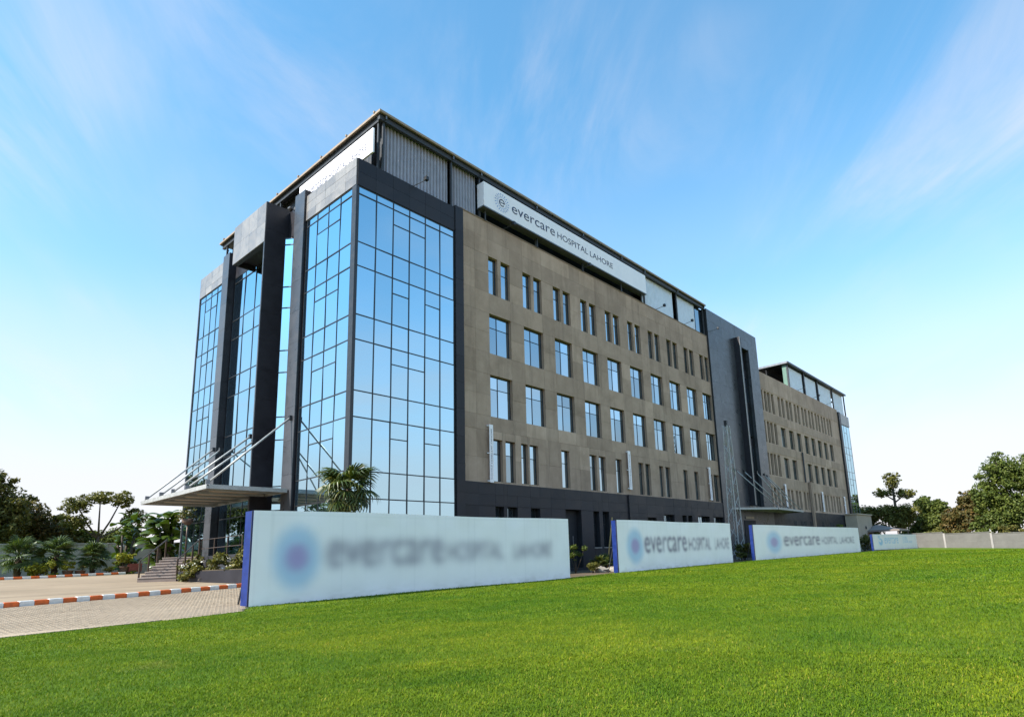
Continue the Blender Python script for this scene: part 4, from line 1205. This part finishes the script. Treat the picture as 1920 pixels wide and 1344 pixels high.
# planter with flowers in front of the entrance
pl = empty('flower_planter', (-3.0, 6.0, .6)); tag(pl, 'dark planter full of trailing plants and white flowers beside the stair', 'planter')
ppts = [(-1.0, 2.9), (1.0, 6.0), (1.0, 6.0-.01), (1.05, .45), (2.6, -2.3), (.2, -2.2)]
MB().prism([(-1.02, 2.92), (1.03, 5.9), (1.04, .46), (2.75, .46), (2.75, -2.6), (.1, -2.2)], -.4, .62).build('planter_wall', 'granite', pl)
MB().prism([(-.9, 2.85), (.95, 5.6), (.95, .4), (2.6, .3), (2.6, -2.4), (.2, -2.05)], .62, .66).build('planter_soil', 'soil', pl)
cl_ = [((-.9+1.7*t, 2.7+2.6*t, .65+.75*t), (.35, .5, .3)) for t in (0.05, .3, .55, .8)]+[((-.75+.33*i, 2.1-.9*i, .68), (.42, .65, .5)) for i in range(5)]+[((.2+.4*i, 1.4-.8*i, 1.1), (.45, .65, .5)) for i in range(5)]
link(bpy.data.objects.new('trailing_plants', leaf_mesh('trailing_plants', subclumps(cl_, 6, .5, 31), 5200, .17, 'lf_dark', 31)), pl)
fl = leaf_mesh('flowers', subclumps([(c, (r_[0]*1.05, r_[1]*1.05, r_[2]*1.15)) for c, r_ in cl_], 3, .35, 33), 220, .09, 'flower', 33, .8)
o = link(bpy.data.objects.new('flowers', fl), pl); o['kind'] = 'stuff'
gb = empty('guard_rail', (-2.0, 7.5, 2.0)); tag(gb, 'thin dark guard rail along the entrance platform edge', 'rail')
for z in (.45, .95): MB().tube((.05, -.9, z), (.05, 4.4, z), .022).build('rail_bar', 'rail', gb)
for y in (-.9, .9, 2.6, 4.4): MB().tube((.05, y, -.05), (.05, y, .98), .03).build('rail_post', 'rail', gb)
hb = empty('flower_basket', (-.6, 18.2, 2.0)); tag(hb, 'tall planter with white flowers in front of the left glass bay', 'planter')
MB().path([(0, 0, 0), (0, 0, 1.4), (0, 0, 2.3)], [.05, .045, .04], 8).build('stand', 'rail', hb, True)
MB().path([(0, 0, 2.2), (0, 0, 2.35), (0, 0, 2.6)], [.1, .3, .36], 12).build('bowl', 'pot', hb, True)
cc = [((0, 0, 2.85), (.55, .55, .4)), ((0, .9, 2.7), (.5, .6, .22)), ((0, -.3, 3.3), (.3, .3, .4))]
link(bpy.data.objects.new('foliage', leaf_mesh('foliage', subclumps(cc, 7, .45, 36), 1200, .11, 'lf_dark', 36)), hb)
o = link(bpy.data.objects.new('flowers', leaf_mesh('flowers', subclumps(cc, 3, .35, 37), 110, .1, 'flower', 37)), hb); o['kind'] = 'stuff'

# garden wall on the left, with posts
gw = empty('garden_wall', (-30, 33, 1.2)); tag(gw, 'pale grey plastered garden wall behind the fan palms', 'wall')
for i in range(9):
    x = i*4.1
    MB().box(x+.16, x+3.94, 0, .2, -.6, 2.38+.02*(i % 2)).build('wall_panel', 'wallc', gw)
    MB().box(x+.16, x+3.94, -.05, .25, 2.42, 2.52).build('coping', 'wallc', gw)
    MB().box(x-.15, x+.15, -.06, .26, -.6, 2.5).build('wall_post', 'wallc', gw)
gp = empty('lamp_post', (-.55, 32.0, 1.2)); tag(gp, 'short white capped garden lamp on a dark post before the wall', 'lamp')
MB().tube((0, 0, -.2), (0, 0, 2.2), .09, .07).build('post', 'rail', gp)
MB().tube((0, 0, 2.2), (0, 0, 2.5), .2, .12, 10).build('lamp_head', 'white', gp)

# trees on the left, beyond the garden wall
GL = 'trees beyond the garden wall'
tree('broad_tree', (-7.9, 42, 1.2), 2.6, .3, [((-.2, 0, 7.2), (2.2, 2.2, 2.3)), ((1.7, -.5, 5.4), (1.7, 2.0, 2.4)), ((-2.5, .5, 6.2), (2.4, 2.4, 2.6)), ((.6, 0, 3.2), (2.8, 2.0, 2.2))], 28, .30, 19000, .32, 'lf_dark', 'large dark green tree at the left edge beyond the garden wall', seed=41, group=GL)
tree('broad_tree', (-4.3, 44, 1.2), 2.4, .25, [((0, 0, 5.2), (1.5, 1.6, 1.6)), ((1.3, 0, 3.6), (1.5, 1.5, 1.5)), ((-1.0, 0, 3.2), (1.6, 1.6, 1.6))], 22, .30, 9000, .30, 'lf_rust', 'rust tinged tree right of the large dark one', seed=42, group=GL)
tree('broad_tree', (-2.3, 45, 1.2), 2.2, .2, [((0, 0, 3.9), (1.7, 1.6, 1.7)), ((-1.6, 0, 3.0), (1.5, 1.5, 1.4)), ((1.0, 0, 2.6), (1.6, 1.4, 1.3))], 20, .32, 8000, .30, 'lf_dark', 'low dark tree between the rust tinged tree and the open crowned one', seed=43, group=GL)
tree('open_crowned_tree', (-.15, 41, 1.2), 3.4, .17, [((-1.6, 0, 6.2), (1.2, 1.0, .8)), ((.1, .2, 6.9), (1.2, 1.0, .6)), ((1.7, 0, 6.8), (1.0, 1.0, .8)), ((-1.5, 0, 4.7), (1.2, 1.0, .7)), ((2.9, 0, 5.2), (1.1, 1.0, .8))], 11, .36, 4300, .25, 'lf_olive', 'slender tree with forked trunk and open feathery crown left of the canopy', seed=44, group=GL, lean=(.2, 0))
tree('broad_tree', (.6, 46, 1.2), 2.0, .2, [((-1.8, 0, 3.4), (2.0, 1.6, 1.4)), ((.6, 0, 2.9), (2.0, 1.6, 1.4)), ((2.8, 0, 3.3), (2.0, 1.6, 1.5))], 22, .3, 11000, .29, 'lf_mid', 'dense mid green bushes behind the open crowned tree', seed=45, group=GL)
tree('broad_tree', (-13.5, 44, 1.2), 3.2, .3, [((0, 0, 6.0), (3.2, 3.0, 2.8)), ((-2.4, 0, 4.6), (2.6, 2.4, 2.2))], 22, .3, 9000, .34, 'lf_mid', 'tall green tree cut off by the left edge of the picture', seed=46, group=GL)

tree('broad_tree', (-21, 40, 1.2), 3.2, .3, [((0, 0, 5.6), (3.2, 3.0, 2.6)), ((2.6, 0, 4.0), (2.4, 2.4, 2.0)), ((-2.6, 0, 4.2), (2.6, 2.4, 2.2))], 30, .24, 6000, .36, 'lf_mid', 'tree mirrored low in the corner bay glass, second beyond the left edge', seed=47, group=GL)
tree('broad_tree', (-29, 37, 1.2), 3.0, .3, [((0, 0, 5.0), (3.4, 3.0, 2.4)), ((2.8, 0, 3.8), (2.6, 2.4, 1.9)), ((-2.8, 0, 3.8), (2.6, 2.4, 1.9))], 30, .24, 6000, .36, 'lf_dark', 'tree mirrored low in the corner bay glass, farthest beyond the left edge', seed=48, group=GL)

# boundary wall and trees on the right
rw = empty('boundary_wall', (95, -5.2, 0)); tag(rw, 'grey precast concrete boundary wall at the right end of the lawn', 'wall')
yy = -5.2
for i in range(8):
    y0, y1 = 1.4-6.0*i, 1.4-6.0*(i+1); z0 = G(95, yy+min(0, y1)); zt = z0+2.32
    MB().box(0, .12, y1+.13, y0-.13, z0-.5, z0+1.1).build('wall_panel', 'wallg', rw)
    MB().box(.01, .13, y1+.13, y0-.13, z0+1.11, zt).build('wall_panel', 'wallg', rw)
    MB().box(-.04, .2, y1+.15, y0-.15, zt+.004, zt+.10).build('coping', 'wallg', rw)
    MB().box(-.08, .22, y0-.13, y0+.13, z0-.5, zt+.16).build('wall_post', 'wallc', rw)
GT = 'trees beyond the boundary wall'
tree('broad_tree', (104, 3.6, 0), 3.2, .3, [((0, 0, 6.2), (2.6, 3.2, 1.9)), ((0, 3, 5), (2.2, 2.6, 1.8)), ((0, 0, 3.6), (2.4, 3.4, 1.6))], 24, .32, 10000, .46, 'lf_dark', 'dark flat topped tree right behind the far end of the hospital', seed=51, group=GT)
tree('tiered_tree', (104, -1.8, 0), 11.6, .26, [((0, 0, 11.9), (1.2, 1.4, 1.7)), ((0, 1.6, 9.9), (1.0, 1.8, .8)), ((0, -1.8, 9.5), (1.0, 1.9, .8)), ((0, -1.6, 6.4), (2.2, 2.4, 1.5)), ((0, 1.9, 6.6), (2.0, 2.0, 1.4)), ((0, 0, 5.0), (2.4, 2.8, 1.5))], 17, .34, 9000, .42, 'lf_olive', 'slender tree with tiered crown rising above the tent roof', seed=52, group=GT)
tree('broad_tree', (108, -6.4, 0), 3.5, .22, [((0, .9, 7.5), (1.6, 1.4, 1.7)), ((0, -1.2, 6.8), (1.6, 1.5, 1.6)), ((0, 0, 4.8), (2, 2.6, 1.9))], 18, .3, 7500, .44, 'lf_mid', 'loose green tree between the tiered tree and the low bushes', seed=53, group=GT)
tree('broad_tree', (106, -10.0, 0), 2.6, .2, [((0, 0, 5.0), (2, 2.0, 1.7)), ((0, 0, 3.4), (2, 2.4, 1.5))], 20, .34, 6000, .44, 'lf_rust', 'small rust tinged tree in the gap before the big tree', seed=54, group=GT)
tree('broad_tree', (107, -12.8, 0), 3.4, .25, [((0, 0, 7.2), (2.2, 2.2, 2.2)), ((0, .6, 4.6), (2.4, 2.6, 2.2))], 22, .32, 8500, .46, 'lf_rust', 'brownish tree pressed against the left side of the big tree', seed=55, group=GT)
tree('broad_tree', (104, -18.6, -.3), 4.2, .5, [((0, .9, 11.6), (3.4, 3.2, 3.2)), ((0, -3.0, 11.2), (3.4, 3.4, 3.4)), ((0, 3.2, 8.4), (3.0, 2.4, 2.8)), ((0, -.5, 6.4), (3.6, 4.8, 3.4)), ((0, -5.5, 8.0), (3.2, 3.2, 3.6)), ((0, 2.2, 4.4), (3, 3.4, 2.6))], 30, .26, 30000, .46, 'lf_mid', 'biggest tree, full crowned, at the right edge above the wall', seed=56, group=GT)
tree('broad_tree', (111, -4.6, 0), 2.8, .22, [((0, 0, 4.6), (2.2, 3.4, 1.8)), ((0, -2.6, 3.8), (2.2, 2.6, 1.8)), ((0, 1.0, 2.8), (2.2, 3.4, 1.6))], 24, .30, 9000, .46, 'lf_mid', 'low green tree filling the gap behind the tent and the tiered tree', seed=57, group=GT)
HB = 'bushes over the boundary wall'
for y, h, w, mt, lab, sd in ((-5.6, 2.6, 1.6, 'lf_mid', 'first bush above the boundary wall, next to the farthest banner', 61), (-8.6, 3.2, 1.9, 'lf_olive', 'second bush above the boundary wall, yellowish green', 62), (-11.4, 2.9, 1.5, 'lf_dark', 'third bush above the boundary wall, dark green', 63),
        (-14.6, 3.6, 2.0, 'lf_mid', 'fourth bush above the boundary wall, under the big tree', 64), (-18.4, 3.2, 2.0, 'lf_dark', 'fifth bush above the boundary wall, deep in shade', 65), (-22.3, 3.6, 2.0, 'lf_olive', 'last bush above the boundary wall at the right edge', 66)):
    shrub('bush', (98, y, -.2), [((0, 0, h*.62), (1.5, w, h*.48))], 22, .34, 4500, .34, mt, lab, sd, group=HB)

# things at the far end of the building
ab = empty('annex_block', (79.8, -1.6, 0)); tag(ab, 'small beige rendered block at the far end of the hospital', 'annex')
MB().box(0, 7.9, 0, 1.6, 0, 5.45).build('wall', 'beige', ab); MB().box(-.15, 8.05, -.15, 1.6, 5.455, 5.62).build('coping', 'beige', ab)
MB().box(3.9, 4.3, -.1, -.01, 3.4, 3.8).build('vent', 'dark', ab)
tn = empty('garden_tent', (88, -2.3, .3)); tag(tn, 'grey garden tent with low pyramid roof at the far end', 'tent')
mb = MB(); mb.add([(-3.4, -3.6, 2.85), (3.4, -3.6, 2.85), (3.4, 3.6, 2.85), (-3.4, 3.6, 2.85), (-.15, -.2, 3.7), (.15, -.2, 3.7), (.15, .2, 3.7), (-.15, .2, 3.7), (-1.7, -1.9, 3.15), (1.7, -1.9, 3.15), (1.7, 1.9, 3.15), (-1.7, 1.9, 3.15)],
       [(0, 1, 9, 8), (1, 2, 10, 9), (2, 3, 11, 10), (3, 0, 8, 11), (8, 9, 5, 4), (9, 10, 6, 5), (10, 11, 7, 6), (11, 8, 4, 7), (4, 5, 6, 7)]); mb.build('tent_roof', 'canvas', tn)
MB().box(-3.4, 3.4, -3.62, -3.59, 2.6, 2.86).build('valance', 'canvas', tn); MB().box(-3.43, -3.4, -3.6, 3.6, 2.6, 2.86).build('valance', 'canvas', tn)
for sx in (-3.2, 3.2):
    for sy in (-3.4, 3.4): MB().tube((sx, sy, -.3), (sx, sy, 2.85), .07).build('tent_pole', 'canvas', tn)

# lattice mast in front of the tower
ms = empty('lattice_mast', (37.0, -2.5, .3)); tag(ms, 'slim steel lattice mast standing in front of the granite tower', 'mast')
def mp_(i, z): 
    w = .62-.34*z/12.2; sx, sy = ((-1, -1), (1, -1), (1, 1), (-1, 1))[i % 4]
    return Vector((sx*w, sy*w*.7, z))
for i in range(4): MB().tube(mp_(i, -.3), mp_(i, 12.2), .055, .04, 6).build('leg', 'galv', ms)
nb_ = 13
for j in range(nb_):
    z0, z1 = 12.2*j/nb_, 12.2*(j+1)/nb_
    for i in range(4):
        a, b = (mp_(i, z0), mp_(i+1, z1)) if j % 2 else (mp_(i+1, z0), mp_(i, z1))
        MB().tube(a, b, .028, .028, 5).build('brace', 'galv', ms)
MB().box(-.15, .15, -.15, .15, 12.2, 12.7).build('mast_head', 'mullion', ms)

# plants and stake in the gaps between the banners
shrub('topiary', (13.3, -3.0, .15), [((0, 0, 1.25), (.62, .6, .5))], 14, .4, 1500, .10, 'lf_mid', 'clipped ball shrub right beside the nearest banner', 71, 'shrub')
shrub('shrub', (13.4, -4.2, .15), [((0, 0, .45), (.5, .4, .4))], 10, .4, 800, .10, 'lf_olive', 'low shrub under the clipped ball shrub', 72)
fan_palm((16.0, -3.1, .15), .45, .10, 16, .3, .5, 'lf_palmy', 'small spiky palm in the gap between the first two banners', 73, None, 80, 5, .2)
fan_palm((14.9, -3.6, .15), .4, .08, 12, .35, .42, 'lf_palmy', 'thin young palm left of the spiky one in the banner gap', 74, None, 80, 5, .3)
sk = empty('bamboo_stake', (16.0, -3.3, .2)); tag(sk, 'leaning bamboo stake in the gap between the first two banners', 'stake')
MB().path([(0, 0, 0), (.45, 0, 1.7), (.86, 0, 3.35)], [.05, .045, .04], 8).build('cane', 'bamboo', sk, True)
r = random.Random(9)
for i, (x, y, s) in enumerate(((14.2, -4.2, .42), (15.1, -4.4, .36), (16.6, -4.0, .45), (14.7, -3.5, .34))):
    mb = MB(); n_ = 9; vs = []; k = 5
    for a in range(k+1):
        ph = math.pi*a/k
        for b in range(n_):
            q = s*(1+r.uniform(-.18, .18)); t = 2*math.pi*b/n_; vs.append((q*math.sin(ph)*math.cos(t)*1.3, q*math.sin(ph)*math.sin(t), q*math.cos(ph)*.62))
    fs = [(a*n_+b, (a+1)*n_+b, (a+1)*n_+(b+1) % n_, a*n_+(b+1) % n_) for a in range(k) for b in range(n_)]
    mb.add(vs, fs); o = mb.build('boulder', 'rock', None); o.location = (x, y, .28)
    tag(o, ('pale boulder right of the clipped ball shrub', 'flat pale boulder before the thin young palm', 'pale boulder next to the second banner end', 'small boulder behind the thin young palm')[i], 'rock', 'boulders in the banner gap')
shrub('shrub', (34.6, -4.2, .25), [((0, 0, .9), (1.0, .7, .75))], 16, .36, 1800, .15, 'lf_dark', 'dark shrub in the gap between the second and third banner', 75)
shrub('shrub', (32.9, -4.6, .25), [((0, 0, .5), (.7, .5, .45))], 12, .38, 900, .13, 'lf_olive', 'low olive shrub right of the second banner', 76)
shrub('shrub', (72.3, -4.0, .3), [((0, 0, 1.1), (1.6, .9, 1.0))], 16, .36, 1800, .2, 'lf_dark', 'dark shrub in the gap before the farthest banner', 77)
shrub('shrub', (68.5, -2.2, .3), [((0, 0, 2.4), (2.2, .7, .9))], 16, .36, 1600, .2, 'lf_mid', 'green shrub peeping over the third banner near the annex', 78)
